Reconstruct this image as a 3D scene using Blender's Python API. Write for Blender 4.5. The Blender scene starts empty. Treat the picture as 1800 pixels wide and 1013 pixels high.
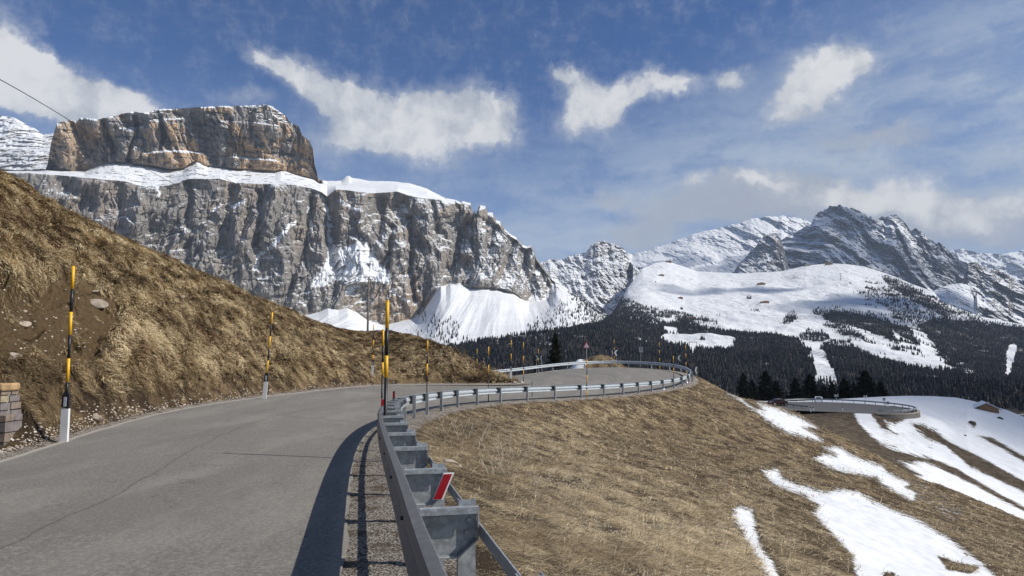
import bpy, bmesh, math, random
import numpy as np
from mathutils import Vector, Matrix
from mathutils.bvhtree import BVHTree

# ---------------------------------------------------------------- camera, sky, sun, exposure
S = bpy.context.scene
COL = S.collection
CH = 1.65                      # eye height above the road
FPX = 1200.0                   # focal length in photo pixels (1800 wide)
HOR = 625.0                    # photo row of the horizon
PITCH = math.atan((HOR-506.5)/FPX)
cam_d = bpy.data.cameras.new('camera'); cam = bpy.data.objects.new('camera', cam_d); COL.objects.link(cam)
cam_d.sensor_width = 36.0; cam_d.lens = 36.0*FPX/1800.0
cam_d.clip_start = 0.05; cam_d.clip_end = 60000
cam.location = (0, 0, CH); cam.rotation_euler = (math.pi/2+PITCH, 0, 0)
S.camera = cam
S.view_settings.view_transform = 'Standard'; S.view_settings.look = 'None'
S.view_settings.gamma = 1; S.view_settings.exposure = 0.0

SUN_EL = math.radians(42); SUN_AZ = math.radians(98)     # azimuth clockwise from the view direction (+Y)
sd = bpy.data.lights.new('sun', 'SUN'); sun = bpy.data.objects.new('sun', sd); COL.objects.link(sun)
sd.energy = 5.0; sd.angle = math.radians(0.53); sd.color = (1.0, 0.95, 0.87)
sv = Vector((math.sin(SUN_AZ)*math.cos(SUN_EL), math.cos(SUN_AZ)*math.cos(SUN_EL), math.sin(SUN_EL)))
sun.rotation_euler = (-sv).to_track_quat('-Z', 'Y').to_euler()

cp, sp = math.cos(PITCH), math.sin(PITCH)
def ray(px, py):
    a = (px-900.0)/FPX; b = (506.5-py)/FPX
    return a, cp-sp*b, sp+cp*b
def P(px, py, d):
    """world point seen at photo pixel (px,py) at a forward distance of d metres"""
    a, y, z = ray(px, py)
    return np.array([a*d/y, d, CH+z*d/y])
def proj(p):
    x, y, z = p[..., 0], p[..., 1], p[..., 2]-CH
    f = np.maximum(y*cp+z*sp, 1e-3); u = -y*sp+z*cp
    return 900+FPX*x/f, 506.5-FPX*u/f

class NT:
    """small helper for node trees"""
    def __init__(s, nt): s.nt = nt; nt.nodes.clear(); s.L = nt.links
    def n(s, t, **k):
        nd = s.nt.nodes.new(t)
        for a, b in k.items(): setattr(nd, a, b)
        return nd
    def put(s, sock, v):
        if v is None: return
        if hasattr(v, 'is_output'): s.L.new(v, sock)
        elif hasattr(v, '__len__') and sock.type == 'RGBA' and len(v) == 3: sock.default_value = (*v, 1)
        else: sock.default_value = v
    def m(s, op, a, b=None, c=None, clamp=False):
        nd = s.n('ShaderNodeMath', operation=op, use_clamp=clamp)
        for i, v in enumerate((a, b, c)): s.put(nd.inputs[i], v)
        return nd.outputs[0]
    def v(s, op, a, b=None, scale=None):
        nd = s.n('ShaderNodeVectorMath', operation=op)
        s.put(nd.inputs[0], a); s.put(nd.inputs[1], b)
        if scale is not None: s.put(nd.inputs['Scale'], scale)
        return nd.outputs['Value'] if op in ('LENGTH', 'DOT_PRODUCT') else nd.outputs[0]
    def noise(s, vec, scale, det=4, rough=.55, dist=0, lac=2.0, out='Fac'):
        nd = s.n('ShaderNodeTexNoise'); s.put(nd.inputs['Vector'], vec)
        for k, q in (('Scale', scale), ('Detail', det), ('Roughness', rough), ('Distortion', dist), ('Lacunarity', lac)): s.put(nd.inputs[k], q)
        return nd.outputs[out]
    def map(s, vec, loc=(0,0,0), rot=(0,0,0), scale=(1,1,1), typ='POINT'):
        nd = s.n('ShaderNodeMapping', vector_type=typ); s.put(nd.inputs['Vector'], vec)
        nd.inputs['Location'].default_value = loc; nd.inputs['Rotation'].default_value = rot; nd.inputs['Scale'].default_value = scale
        return nd.outputs[0]
    def rng(s, v, a, b, c=0.0, d=1.0, smooth=True):
        nd = s.n('ShaderNodeMapRange', interpolation_type='SMOOTHSTEP' if smooth else 'LINEAR')
        for i, q in enumerate((v, a, b, c, d)): s.put(nd.inputs[i], q)
        return nd.outputs[0]
    def mix(s, f, a, b, blend='MIX'):
        nd = s.n('ShaderNodeMix', data_type='RGBA', blend_type=blend)
        s.put(nd.inputs['Factor'], f); s.put(nd.inputs[6], a); s.put(nd.inputs[7], b)
        return nd.outputs[2]
    def attr(s, name, out='Fac'):
        return s.n('ShaderNodeAttribute', attribute_name=name).outputs[out]

def rad(px, py):
    a, y, z = ray(px, py)
    return math.atan2(a, y), math.atan2(z, math.hypot(a, y))

W = bpy.data.worlds.new('World'); S.world = W; W.use_nodes = True
def build_world():
    t = NT(W.node_tree)
    sky = t.n('ShaderNodeTexSky', sky_type='NISHITA', sun_disc=False)
    sky.sun_elevation = SUN_EL; sky.sun_rotation = SUN_AZ
    sky.altitude = 2500; sky.air_density = 1.0; sky.dust_density = 0.4; sky.ozone_density = 3.0
    tc = t.n('ShaderNodeTexCoord').outputs['Generated']
    sep = t.n('ShaderNodeSeparateXYZ'); t.L.new(tc, sep.inputs[0])
    az = t.m('ARCTAN2', sep.outputs[0], sep.outputs[1])
    el = t.m('ARCSINE', sep.outputs[2])
    cmb = t.n('ShaderNodeCombineXYZ'); t.L.new(az, cmb.inputs[0]); t.L.new(el, cmb.inputs[1])
    p0 = cmb.outputs[0]
    # domain warp for torn edges
    w1 = t.v('SUBTRACT', t.noise(p0, 9, 6, .6, out='Color'), (.5, .5, .5))
    w2 = t.v('SUBTRACT', t.noise(p0, 38, 5, .65, out='Color'), (.5, .5, .5))
    pw = t.v('ADD', t.v('ADD', p0, t.v('SCALE', w1, scale=.085)), t.v('SCALE', w2, scale=.022))
    pw = t.v('MULTIPLY', pw, (1, 1, 0))
    def field(blobs):
        acc = None
        for (px, py, rx, ry, rot, wt) in blobs:
            a, e = rad(px, py)
            q = t.map(pw, (a, e, 0), (0, 0, math.radians(-rot)), (rx*1.13/1200., ry*1.18/1200., 1), 'TEXTURE')
            r = t.v('LENGTH', q)
            f = t.m('MULTIPLY', t.rng(r, 1.25, 0.0), wt)
            acc = f if acc is None else t.m('ADD', acc, f)
        return acc
    white = [(40,128,140,38,12,1.0),(165,162,120,33,18,1.15),(255,185,75,22,12,1),(-90,110,150,50,0,1.0),(90,180,150,28,5,.9),(8,35,36,42,0,.55),(30,70,30,26,0,.4),
             (455,104,44,20,25,.7),(520,138,70,28,25,.9),(600,172,85,38,12,1.1),(700,195,120,44,8,1.2),(810,190,90,48,0,1.2),(870,215,60,48,0,1.0),(720,250,140,34,7,1.0),(640,235,90,32,5,.7),(430,178,60,16,0,.5),(560,250,60,30,0,.35),
             (1040,165,72,36,15,1.15),(1010,205,42,34,0,1.0),(1120,158,62,30,-12,.9),(1180,135,42,22,10,.8),(985,135,40,14,12,.7),(1078,195,40,30,0,.6),
             (1278,130,42,20,5,.95),(1450,125,62,36,-5,1.2),(1495,120,50,34,0,.9),(1440,165,48,32,0,.8),(1388,190,46,30,-15,1.0),
             (1575,328,80,34,12,1.1),(1500,350,60,22,0,.7),(1700,400,60,26,0,.8),(1350,325,50,16,5,.7),(1650,372,80,38,10,1.0),(1215,318,34,14,0,.7),(1300,322,40,14,10,.7),(1780,352,50,18,0,.8),(1440,338,90,26,0,.7)]
    grey = [(1240,350,150,44,0,1.1),(1360,355,140,40,0,1.0),(1150,395,110,36,-12,.8),(1062,345,48,20,5,.85),(1500,360,130,46,8,1.0),(1500,240,110,24,3,.8),(1600,240,50,16,10,.5),
            (1770,392,70,26,0,1.0),(1620,400,130,44,0,1.0),(1130,420,90,30,0,.6),(960,445,90,22,0,.45),(1900,380,150,60,0,1)]
    fine = t.noise(p0, 26, 8, .68)
    fine2 = t.noise(p0, 70, 6, .7)
    edge = t.m('ADD', t.m('MULTIPLY', t.m('SUBTRACT', fine, .5), 1.1), t.m('MULTIPLY', t.m('SUBTRACT', fine2, .5), .55))
    Dw = t.m('ADD', field(white), edge)
    Dg = t.m('ADD', field(grey), edge)
    mw = t.m('MAXIMUM', t.rng(Dw, .20, 1.02), t.m('MULTIPLY', t.rng(Dw, -.1, .6), .35))
    mg = t.rng(Dg, .15, 1.15)
    # high thin veil: streaky, stronger to the right and towards the horizon
    st = t.map(p0, rot=(0, 0, math.radians(9)), scale=(2.2, 11, 1))
    v1 = t.noise(t.v('ADD', st, t.v('SCALE', w1, scale=.8)), 1.9, 8, .6)
    st2 = t.map(p0, rot=(0, 0, math.radians(-14)), scale=(5, 30, 1))
    v2 = t.noise(st2, 2.4, 6, .65)
    lin = t.m('ADD', t.m('MULTIPLY', az, .36), t.m('MULTIPLY', el, -1.28))       # grows rightwards and down
    veil = t.m('MAXIMUM', t.rng(lin, -.48, -.16), t.m('MULTIPLY', t.rng(el, .40, .12), .92))
    veil = t.m('MULTIPLY', veil, t.m('ADD', t.rng(v1, .32, .66, .42, 1.0), t.m('MULTIPLY', t.m('SUBTRACT', v2, .5), .5)))
    veil = t.m('MULTIPLY', veil, .95, clamp=True)
    wisp = t.m('MULTIPLY', t.rng(v2, .5, .8), .08)
    veil = t.m('MAXIMUM', veil, wisp)
    base = t.mix(1.0, sky.outputs[0], (0.30, 0.62, 0.96), 'MULTIPLY')
    c = t.mix(veil, base, (4.3, 5.1, 6.2))
    c = t.mix(t.m('MULTIPLY', mg, .82), c, (4.0, 4.35, 5.0))
    lum = t.rng(t.m('ADD', t.m('MULTIPLY', Dw, .10), t.m('MULTIPLY', t.noise(t.v('ADD', pw, (0, -.02, 0)), 13, 7, .6), 1.6)), .62, 1.12)
    cw = t.mix(lum, (4.3, 4.7, 5.3), (7.9, 7.9, 7.9))
    c = t.mix(t.m('MULTIPLY', mw, .95), c, cw)
    bg = t.n('ShaderNodeBackground'); t.L.new(c, bg.inputs[0]); bg.inputs[1].default_value = 0.10
    o = t.n('ShaderNodeOutputWorld'); t.L.new(bg.outputs[0], o.inputs[0])
build_world()
W.cycles.sampling_method = 'MANUAL'; W.cycles.sample_map_resolution = 512

# ---------------------------------------------------------------- numpy noise
rs = np.random.RandomState(7)
PERM = np.tile(rs.permutation(256), 2).astype(np.int64)
GR = rs.normal(size=(256, 3)); GR /= np.linalg.norm(GR, axis=1)[:, None]
def pn(x, y, z=0.0):
    x, y, z = np.broadcast_arrays(np.asarray(x, float), np.asarray(y, float), np.asarray(z, float))
    xi, yi, zi = np.floor(x).astype(np.int64), np.floor(y).astype(np.int64), np.floor(z).astype(np.int64)
    xf, yf, zf = x-xi, y-yi, z-zi
    u, v, w = (q*q*q*(q*(q*6-15)+10) for q in (xf, yf, zf))
    r = 0
    for i in (0, 1):
        for j in (0, 1):
            for k in (0, 1):
                h = PERM[(PERM[(PERM[(xi+i) & 255]+yi+j) & 255]+zi+k) & 255]
                g = GR[h]
                dt = g[..., 0]*(xf-i)+g[..., 1]*(yf-j)+g[..., 2]*(zf-k)
                r = r+dt*(u if i else 1-u)*(v if j else 1-v)*(w if k else 1-w)
    return r*1.5
def fbm(x, y, z=0.0, o=4, g=.5, l=2.03):
    r = 0; a = 1; s = 1; t = 0
    for i in range(o):
        r = r+a*pn(np.asarray(x)*s+17.3*i, np.asarray(y)*s-9.1*i, np.asarray(z)*s+3.7*i); t += a; a *= g; s *= l
    return r/t
def ridged(x, y, z=0.0, o=4, g=.5, l=2.07):
    r = 0; a = 1; s = 1; t = 0
    for i in range(o):
        r = r+a*(1-2*np.abs(pn(np.asarray(x)*s+7.7*i, np.asarray(y)*s+5.1*i, np.asarray(z)*s+2.2*i))); t += a; a *= g; s *= l
    return r/t
def sstep(x, a, b):
    t = np.clip((x-a)/(b-a), 0, 1); return t*t*(3-2*t)

def sdf(px, py, poly):
    """signed distance in pixels to a polygon, positive inside"""
    poly = np.asarray(poly, float); n = len(poly)
    d = np.full(px.shape, 1e9); ins = np.zeros(px.shape, bool)
    for i in range(n):
        ax, ay = poly[i]; bx, by = poly[(i+1) % n]
        ex, ey = bx-ax, by-ay
        t = np.clip(((px-ax)*ex+(py-ay)*ey)/(ex*ex+ey*ey+1e-9), 0, 1)
        d = np.minimum(d, np.hypot(px-ax-t*ex, py-ay-t*ey))
        c = ((ay > py) != (by > py))
        with np.errstate(divide='ignore', invalid='ignore'):
            xx = ex*(py-ay)/(ey if ey != 0 else 1e-9)+ax
        ins ^= (c & (px < xx))
    return np.where(ins, d, -d)
def sline(px, py, line):
    line = np.asarray(line, float); d = np.full(px.shape, 1e9)
    for i in range(len(line)-1):
        ax, ay = line[i]; bx, by = line[i+1]; ex, ey = bx-ax, by-ay
        t = np.clip(((px-ax)*ex+(py-ay)*ey)/(ex*ex+ey*ey+1e-9), 0, 1)
        d = np.minimum(d, np.hypot(px-ax-t*ex, py-ay-t*ey))
    return d

# ---------------------------------------------------------------- object helpers
def tag(o, label=None, cat=None, group=None, kind=None):
    if label: o['label'] = label
    if cat: o['category'] = cat
    if group: o['group'] = group
    if kind: o['kind'] = kind
    return o
def thing(name, label, cat, loc=(0, 0, 0), rz=0, group=None):
    o = bpy.data.objects.new(name, None); COL.objects.link(o)
    o.location = [float(q) for q in loc]; o.rotation_euler = (0, 0, rz); o.empty_display_size = .2
    return tag(o, label, cat, group)
def link(name, me, parent=None):
    o = bpy.data.objects.new(name, me); COL.objects.link(o)
    if parent is not None: o.parent = parent
    return o
def copy_tree(o, parent=None):
    c = o.copy(); COL.objects.link(c); c.parent = parent
    for ch in list(o.children): copy_tree(ch, c)
    return c
class MB:
    """collects simple shapes into one mesh"""
    def __init__(s): s.v = []; s.f = []; s.mi = []; s.sm = []
    def add(s, vs, fs, mi=0, smooth=False):
        b = len(s.v); s.v += [tuple(float(c) for c in q) for q in vs]
        for f in fs: s.f.append(tuple(i+b for i in f)); s.mi.append(mi); s.sm.append(smooth)
        return s
    def box(s, c, size, rz=0, mi=0, M=None, taper=1.0):
        x, y, z = (q/2 for q in size); co = []
        for sz in (-1, 1):
            k = taper if sz > 0 else 1
            for sx, sy in ((-1, -1), (1, -1), (1, 1), (-1, 1)): co.append(Vector((sx*x*k, sy*y*k, sz*z)))
        R = Matrix.Rotation(rz, 4, 'Z') if M is None else M
        co = [(R @ q)+Vector(c) for q in co]
        return s.add(co, [(3, 2, 1, 0), (4, 5, 6, 7), (0, 1, 5, 4), (1, 2, 6, 5), (2, 3, 7, 6), (3, 0, 4, 7)], mi)
    def tube(s, pts, r, n=8, mi=0, cap=True):
        pts = [Vector([float(a) for a in q]) for q in pts]
        if not hasattr(r, '__len__'): r = [r]*len(pts)
        vs = []; up = Vector((0, 0, 1))
        for i, p in enumerate(pts):
            d = (pts[min(i+1, len(pts)-1)]-pts[max(i-1, 0)]).normalized()
            a = d.cross(up if abs(d.z) < .95 else Vector((1, 0, 0))).normalized(); b = a.cross(d)
            for k in range(n):
                q = 2*math.pi*k/n; vs.append(p+(a*math.cos(q)+b*math.sin(q))*r[i])
        fs = [(i*n+k, i*n+(k+1) % n, (i+1)*n+(k+1) % n, (i+1)*n+k) for i in range(len(pts)-1) for k in range(n)]
        if cap: fs += [tuple(range(n))[::-1], tuple((len(pts)-1)*n+k for k in range(n))]
        return s.add(vs, fs, mi, True)
    def prism(s, poly, a, b, fn, mi=0):
        """poly (u,v) extruded from a to b; fn(u,v,w)->xyz"""
        n = len(poly); vs = [fn(u, v, a) for u, v in poly]+[fn(u, v, b) for u, v in poly]
        fs = [tuple(range(n))[::-1], tuple(range(n, 2*n))]+[(i, (i+1) % n, n+(i+1) % n, n+i) for i in range(n)]
        return s.add(vs, fs, mi)
    def mesh(s, name, mats):
        me = bpy.data.meshes.new(name); me.from_pydata(s.v, [], s.f); me.update()
        for m in (mats if isinstance(mats, (list, tuple)) else [mats]): me.materials.append(m)
        me.polygons.foreach_set('material_index', s.mi); me.polygons.foreach_set('use_smooth', s.sm)
        bm = bmesh.new(); bm.from_mesh(me); bmesh.ops.recalc_face_normals(bm, faces=bm.faces); bm.to_mesh(me); bm.free()
        return me
    def build(s, name, mats, parent=None): return link(name, s.mesh(name, mats), parent)

def raw_mesh(name, V, F, mats, attrs=None, smooth=True, mi=None):
    """numpy mesh; F is (n,3) or (n,4) or a list of both"""
    me = bpy.data.meshes.new(name)
    Fs = F if isinstance(F, list) else [F]
    nl = sum(f.size for f in Fs); nf = sum(len(f) for f in Fs)
    me.vertices.add(len(V)); me.vertices.foreach_set('co', np.asarray(V, np.float32).ravel())
    me.loops.add(nl); me.loops.foreach_set('vertex_index', np.concatenate([f.ravel() for f in Fs]).astype(np.int32))
    me.polygons.add(nf)
    tot = np.concatenate([np.full(len(f), f.shape[1]) for f in Fs])
    st = np.concatenate([[0], np.cumsum(tot)[:-1]])
    me.polygons.foreach_set('loop_start', st.astype(np.int32)); me.polygons.foreach_set('loop_total', tot.astype(np.int32))
    me.polygons.foreach_set('use_smooth', np.full(nf, smooth, bool))
    if mi is not None: me.polygons.foreach_set('material_index', mi.astype(np.int32))
    for m in (mats if isinstance(mats, (list, tuple)) else [mats]): me.materials.append(m)
    for k, a in (attrs or {}).items():
        at = me.attributes.new(k, 'FLOAT', 'POINT'); at.data.foreach_set('value', np.asarray(a, np.float32).ravel())
    me.update(calc_edges=True); me.validate()
    return me

class Sheet:
    """a lofted patch of terrain: G[rows, cols, 3]"""
    def __init__(s, G): s.G = G; s.px, s.py = proj(G); s.at = {}
    def normals(s):
        G = s.G; du = np.gradient(G, axis=1); dv = np.gradient(G, axis=0)
        n = np.cross(du, dv); n /= np.linalg.norm(n, axis=2)[..., None]+1e-12
        n *= np.sign(n[..., 2:3]+1e-9); return n
    def build(s, name, mat, smooth=True, parent=None):
        r, c = s.G.shape[:2]; i = np.arange(r*c).reshape(r, c)
        F = np.stack([i[:-1, :-1], i[:-1, 1:], i[1:, 1:], i[1:, :-1]], -1).reshape(-1, 4)
        me = raw_mesh(name, s.G.reshape(-1, 3), F, mat, s.at, smooth)
        return link(name, me, parent)
    def bvh(s, step=1):
        G = s.G[::step, ::step]; r, c = G.shape[:2]; i = np.arange(r*c).reshape(r, c)
        F = np.stack([i[:-1, :-1], i[:-1, 1:], i[1:, 1:], i[1:, :-1]], -1).reshape(-1, 4)
        return BVHTree.FromPolygons([Vector(q) for q in G.reshape(-1, 3).tolist()], F.tolist())
    def scatter(s, n, w, seed=1):
        G = s.G; R = np.random.RandomState(seed)
        a = G[1:, :-1]-G[:-1, :-1]; b = G[:-1, 1:]-G[:-1, :-1]
        A = np.linalg.norm(np.cross(a, b), axis=2)*w[:-1, :-1]
        p = A.ravel()/A.sum(); k = R.choice(p.size, n, p=p)
        r, c = np.unravel_index(k, A.shape); u = R.rand(n, 1); v = R.rand(n, 1)
        pos = G[r, c]*(1-u)*(1-v)+G[r, c+1]*u*(1-v)+G[r+1, c]*(1-u)*v+G[r+1, c+1]*u*v
        return pos, s.normals()[r, c], r, c

def pchip_rows(K, t):
    """K[k, cols, m] key rows evaluated at t in [0,k-1], monotone-ish smooth"""
    k = len(K); i = np.clip(np.floor(t).astype(int), 0, k-2); f = (t-i)[:, None, None]
    D = np.zeros_like(K); d = K[1:]-K[:-1]
    D[1:-1] = np.where(d[1:]*d[:-1] > 0, 2*d[1:]*d[:-1]/(d[1:]+d[:-1]+1e-12), 0); D[0] = d[0]; D[-1] = d[-1]
    h00 = 2*f**3-3*f**2+1; h10 = f**3-2*f**2+f; h01 = -2*f**3+3*f**2; h11 = f**3-f**2
    return h00*K[i]+h10*D[i]+h01*K[i+1]+h11*D[i+1]
def px_sheet(rows, x0, x1, nc, seg, linear=False):
    """rows: lists of (px,py,dist) from near/bottom to far/top; seg: subdivisions between rows.
    Returns arrays px, py, d on the grid, plus row parameter t"""
    px = np.linspace(x0, x1, nc); K = []
    for r in rows:
        r = sorted(r); X = [q[0] for q in r]
        K.append(np.stack([np.interp(px, X, [q[1] for q in r]), np.interp(px, X, [q[2] for q in r])], -1))
    K = np.array(K)
    t = np.concatenate([np.linspace(i, i+1, s, endpoint=False) for i, s in enumerate(seg)]+[[len(rows)-1]])
    if linear:
        i = np.clip(np.floor(t).astype(int), 0, len(rows)-2); f = (t-i)[:, None, None]; Q = K[i]*(1-f)+K[i+1]*f
    else: Q = pchip_rows(K, t)
    PX = np.broadcast_to(px, Q.shape[:2]).copy(); T = np.broadcast_to(t[:, None], Q.shape[:2]).copy()
    return PX, Q[..., 0].copy(), Q[..., 1].copy(), T
def to_world(px, py, d):
    a = (px-900.0)/FPX; b = (506.5-py)/FPX; y = cp-sp*b; z = sp+cp*b
    return np.stack([a*d/y, d, CH+z*d/y], -1)
def add_back(G, n, dist, drop):
    """carry a sheet on behind its ridge so that it has a back"""
    last = G[-1]; h = last[:, :2]/np.linalg.norm(last[:, :2], axis=1)[:, None]; ex = []
    for i in range(1, n+1):
        f = i/n; q = last.copy(); q[:, :2] += h*dist*f; q[:, 2] -= drop*f**1.3; ex.append(q)
    return np.concatenate([G, np.array(ex)])

# ---------------------------------------------------------------- materials
def new_mat(name):
    m = bpy.data.materials.new(name); m.use_nodes = True; t = NT(m.node_tree)
    b = t.n('ShaderNodeBsdfPrincipled'); o = t.n('ShaderNodeOutputMaterial'); t.L.new(b.outputs[0], o.inputs[0])
    return m, t, b
def pos(t): return t.n('ShaderNodeNewGeometry').outputs['Position']
def bump(t, b, h, strength=.5, dist=.02, chain=None):
    n = t.n('ShaderNodeBump'); n.inputs['Strength'].default_value = strength; n.inputs['Distance'].default_value = dist
    t.put(n.inputs['Height'], h)
    if chain: t.L.new(chain, n.inputs['Normal'])
    t.L.new(n.outputs[0], b.inputs['Normal']); return n.outputs[0]
def simple(name, col, rough=.6, metal=0, var=.15, scale=8, bmp=0, spec=.5):
    m, t, b = new_mat(name)
    n = t.noise(pos(t), scale, 5, .6)
    k = t.rng(n, .3, .7, 1-var, 1+var, False)
    c = t.v('SCALE', (*col,), scale=k)
    t.L.new(c, b.inputs['Base Color']); b.inputs['Roughness'].default_value = rough; b.inputs['Metallic'].default_value = metal
    b.inputs['Specular IOR Level'].default_value = spec
    if bmp: bump(t, b, n, bmp, .01)
    return m
M = {}
M['black'] = simple('black_paint', (.012, .012, .014), .45)
M['yellow'] = simple('yellow_paint', (.80, .43, .015), .5, var=.1, scale=5)
M['white'] = simple('white_plastic', (.80, .80, .78), .5, var=.06, scale=6)
M['reflect'] = simple('grey_reflector', (.50, .53, .60), .2)
M['red'] = simple('red_reflector', (.36, .008, .014), .35, var=.06)
M['dark_metal'] = simple('dark_metal', (.05, .052, .055), .5, .6)
M['wood'] = simple('weathered_wood', (.16, .13, .11), .85, var=.35, scale=3)
M['larch'] = simple('larch_boards', (.30, .165, .085), .8, var=.35, scale=1.5)
M['wire'] = simple('cable', (.03, .03, .032), .5)
M['glass'] = simple('dark_glass', (.02, .024, .03), .08)
M['rubber'] = simple('tyre_rubber', (.015, .015, .015), .8)
M['car_dark'] = simple('dark_car_paint', (.05, .018, .018), .25)
M['car_white'] = simple('white_car_paint', (.75, .76, .78), .25, var=.03)
M['sign_white'] = simple('sign_white', (.78, .78, .80), .4, var=.08, scale=12)
M['sign_grey'] = simple('sign_grey_back', (.34, .35, .36), .5, .3)
M['sign_red'] = simple('sign_red', (.62, .12, .13), .45)
M['stalk'] = simple('dry_stalk', (.58, .52, .43), .8, var=.2, scale=20)
M['plaster'] = simple('pale_plaster', (.42, .37, .31), .9)
M['slate'] = simple('grey_roof', (.13, .12, .12), .8)
def galv(name='galvanised_steel', k=1.0, warm=1.0):
    m, t, b = new_mat(name)
    p = pos(t); n = t.noise(p, 22, 5, .65); v = t.n('ShaderNodeTexVoronoi'); t.put(v.inputs['Vector'], p); v.inputs['Scale'].default_value = 70
    big = t.noise(p, 3, 4, .6)
    c = t.mix(t.rng(n, .35, .7), (.20, .212, .22), (.35, .368, .375))
    c = t.mix(t.m('MULTIPLY', v.outputs['Color'], .12), c, (.36, .38, .39))
    c = t.mix(t.m('MULTIPLY', t.rng(big, .55, .75), .45), c, (.19, .18, .165))
    c = t.v('MULTIPLY', c, (k*warm, k, k/warm))
    t.L.new(c, b.inputs['Base Color']); b.inputs['Metallic'].default_value = .3
    t.L.new(t.rng(n, .3, .7, .38, .58), b.inputs['Roughness']); bump(t, b, n, .12, .002)
    return m
M['galv'] = galv(k=1.3); M['galv_shaded'] = galv('shaded_steel', .62, 1.06); M['galv_lit'] = galv('lit_galvanised_steel', 1.9, .98)  # near beam's shade and far beam's brightness are put into the steel colour

def snow_col(t, p, sc):
    n = t.noise(p, sc, 4, .5)
    return t.mix(t.rng(n, .3, .7), (.69, .71, .735), (.765, .775, .785))

def mat_cliff(name, warm=.5, thr=.62, snowbias=0.0, rock=(.335, .308, .278), soft=.10, fine=1.0, haze=0):
    """rock wall: grey limestone with ochre patches, dark water streaks, snow where it can lie"""
    m, t, b = new_mat(name); p = pos(t)
    big = t.noise(p, .0065/fine, 4, .6, .6)
    st = t.map(p, scale=(.055/fine, .055/fine, .006/fine)); streak = t.noise(st, 1, 6, .66, .4)
    sh = t.map(p, scale=(.004/fine, .004/fine, .09/fine)); strata = t.noise(sh, 1, 5, .6, .15)
    det = t.noise(p, .11/fine, 8, .72)
    r = t.mix(t.rng(streak, .3, .72), tuple(c*.60 for c in rock), tuple(c*1.22 for c in rock))
    r = t.mix(t.m('MULTIPLY', t.rng(strata, .45, .60), .6), r, tuple(c*.62 for c in rock))
    wm = t.m('MULTIPLY', t.rng(t.m('ADD', big, t.m('MULTIPLY', t.m('SUBTRACT', streak, .5), .55)), .46, .60), t.m('MULTIPLY', t.m('ADD', t.attr('warm'), 1), warm))
    r = t.mix(wm, r, (.58, .40, .235))
    r = t.mix(t.m('MULTIPLY', t.rng(det, .45, .75), .5), r, tuple(c*1.25 for c in rock))
    r = t.mix(t.m('MULTIPLY', t.rng(det, .48, .3), .5), r, tuple(c*.45 for c in rock))
    nz = t.n('ShaderNodeSeparateXYZ'); t.L.new(t.n('ShaderNodeNewGeometry').outputs['Normal'], nz.inputs[0])
    a = t.attr('snow')
    e = t.m('ADD', t.m('MULTIPLY', t.m('SUBTRACT', det, .5), .85), t.m('MULTIPLY', t.m('SUBTRACT', t.noise(p, .02/fine, 5, .6), .5), .5))
    s = t.m('ADD', t.m('ADD', nz.outputs[2], e), t.m('ADD', a, snowbias))
    sm = t.rng(s, thr-soft, thr+soft)
    c = t.mix(sm, r, snow_col(t, p, .02))
    fo = t.attr('forest')
    ff = t.rng(t.m('ADD', fo, t.m('MULTIPLY', t.m('SUBTRACT', det, .5), .9)), .35, .65)
    c = t.mix(t.m('MULTIPLY', ff, .92), c, (.028, .027, .026))
    t.L.new(c, b.inputs['Base Color']); b.inputs['Roughness'].default_value = .9; b.inputs['Specular IOR Level'].default_value = .15
    hgt = t.m('MULTIPLY', t.m('ADD', det, t.m('MULTIPLY', streak, .8)), t.m('SUBTRACT', 1.0, t.m('MULTIPLY', sm, .85)))
    bump(t, b, hgt, 1.0, 10.0*fine)
    return m
def mat_snowland():
    """snow slopes with woods standing on them"""
    m, t, b = new_mat('snow_slopes'); p = pos(t)
    det = t.noise(p, .035, 8, .72); mid = t.noise(p, .006, 5, .6)
    e = t.m('ADD', t.m('MULTIPLY', t.m('SUBTRACT', det, .5), 1.1), t.m('MULTIPLY', t.m('SUBTRACT', mid, .5), .6))
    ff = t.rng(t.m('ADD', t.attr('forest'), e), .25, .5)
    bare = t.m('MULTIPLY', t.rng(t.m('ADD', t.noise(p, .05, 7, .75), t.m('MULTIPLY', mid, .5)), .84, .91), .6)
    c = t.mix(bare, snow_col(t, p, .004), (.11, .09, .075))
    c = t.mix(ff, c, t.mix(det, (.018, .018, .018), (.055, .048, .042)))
    gl = t.rng(t.m('ADD', t.noise(p, .02, 7, .7), t.m('MULTIPLY', t.attr('forest'), -.06)),    .52, .62)
    c = t.mix(t.m('MULTIPLY', t.m('MULTIPLY', gl, ff), .9), c, (.75, .77, .8))
    t.L.new(c, b.inputs['Base Color']); b.inputs['Roughness'].default_value = .85; b.inputs['Specular IOR Level'].default_value = .1
    bump(t, b, t.m('ADD', det, t.m('MULTIPLY', mid, 4)), .6, 10.0)
    return m
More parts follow.
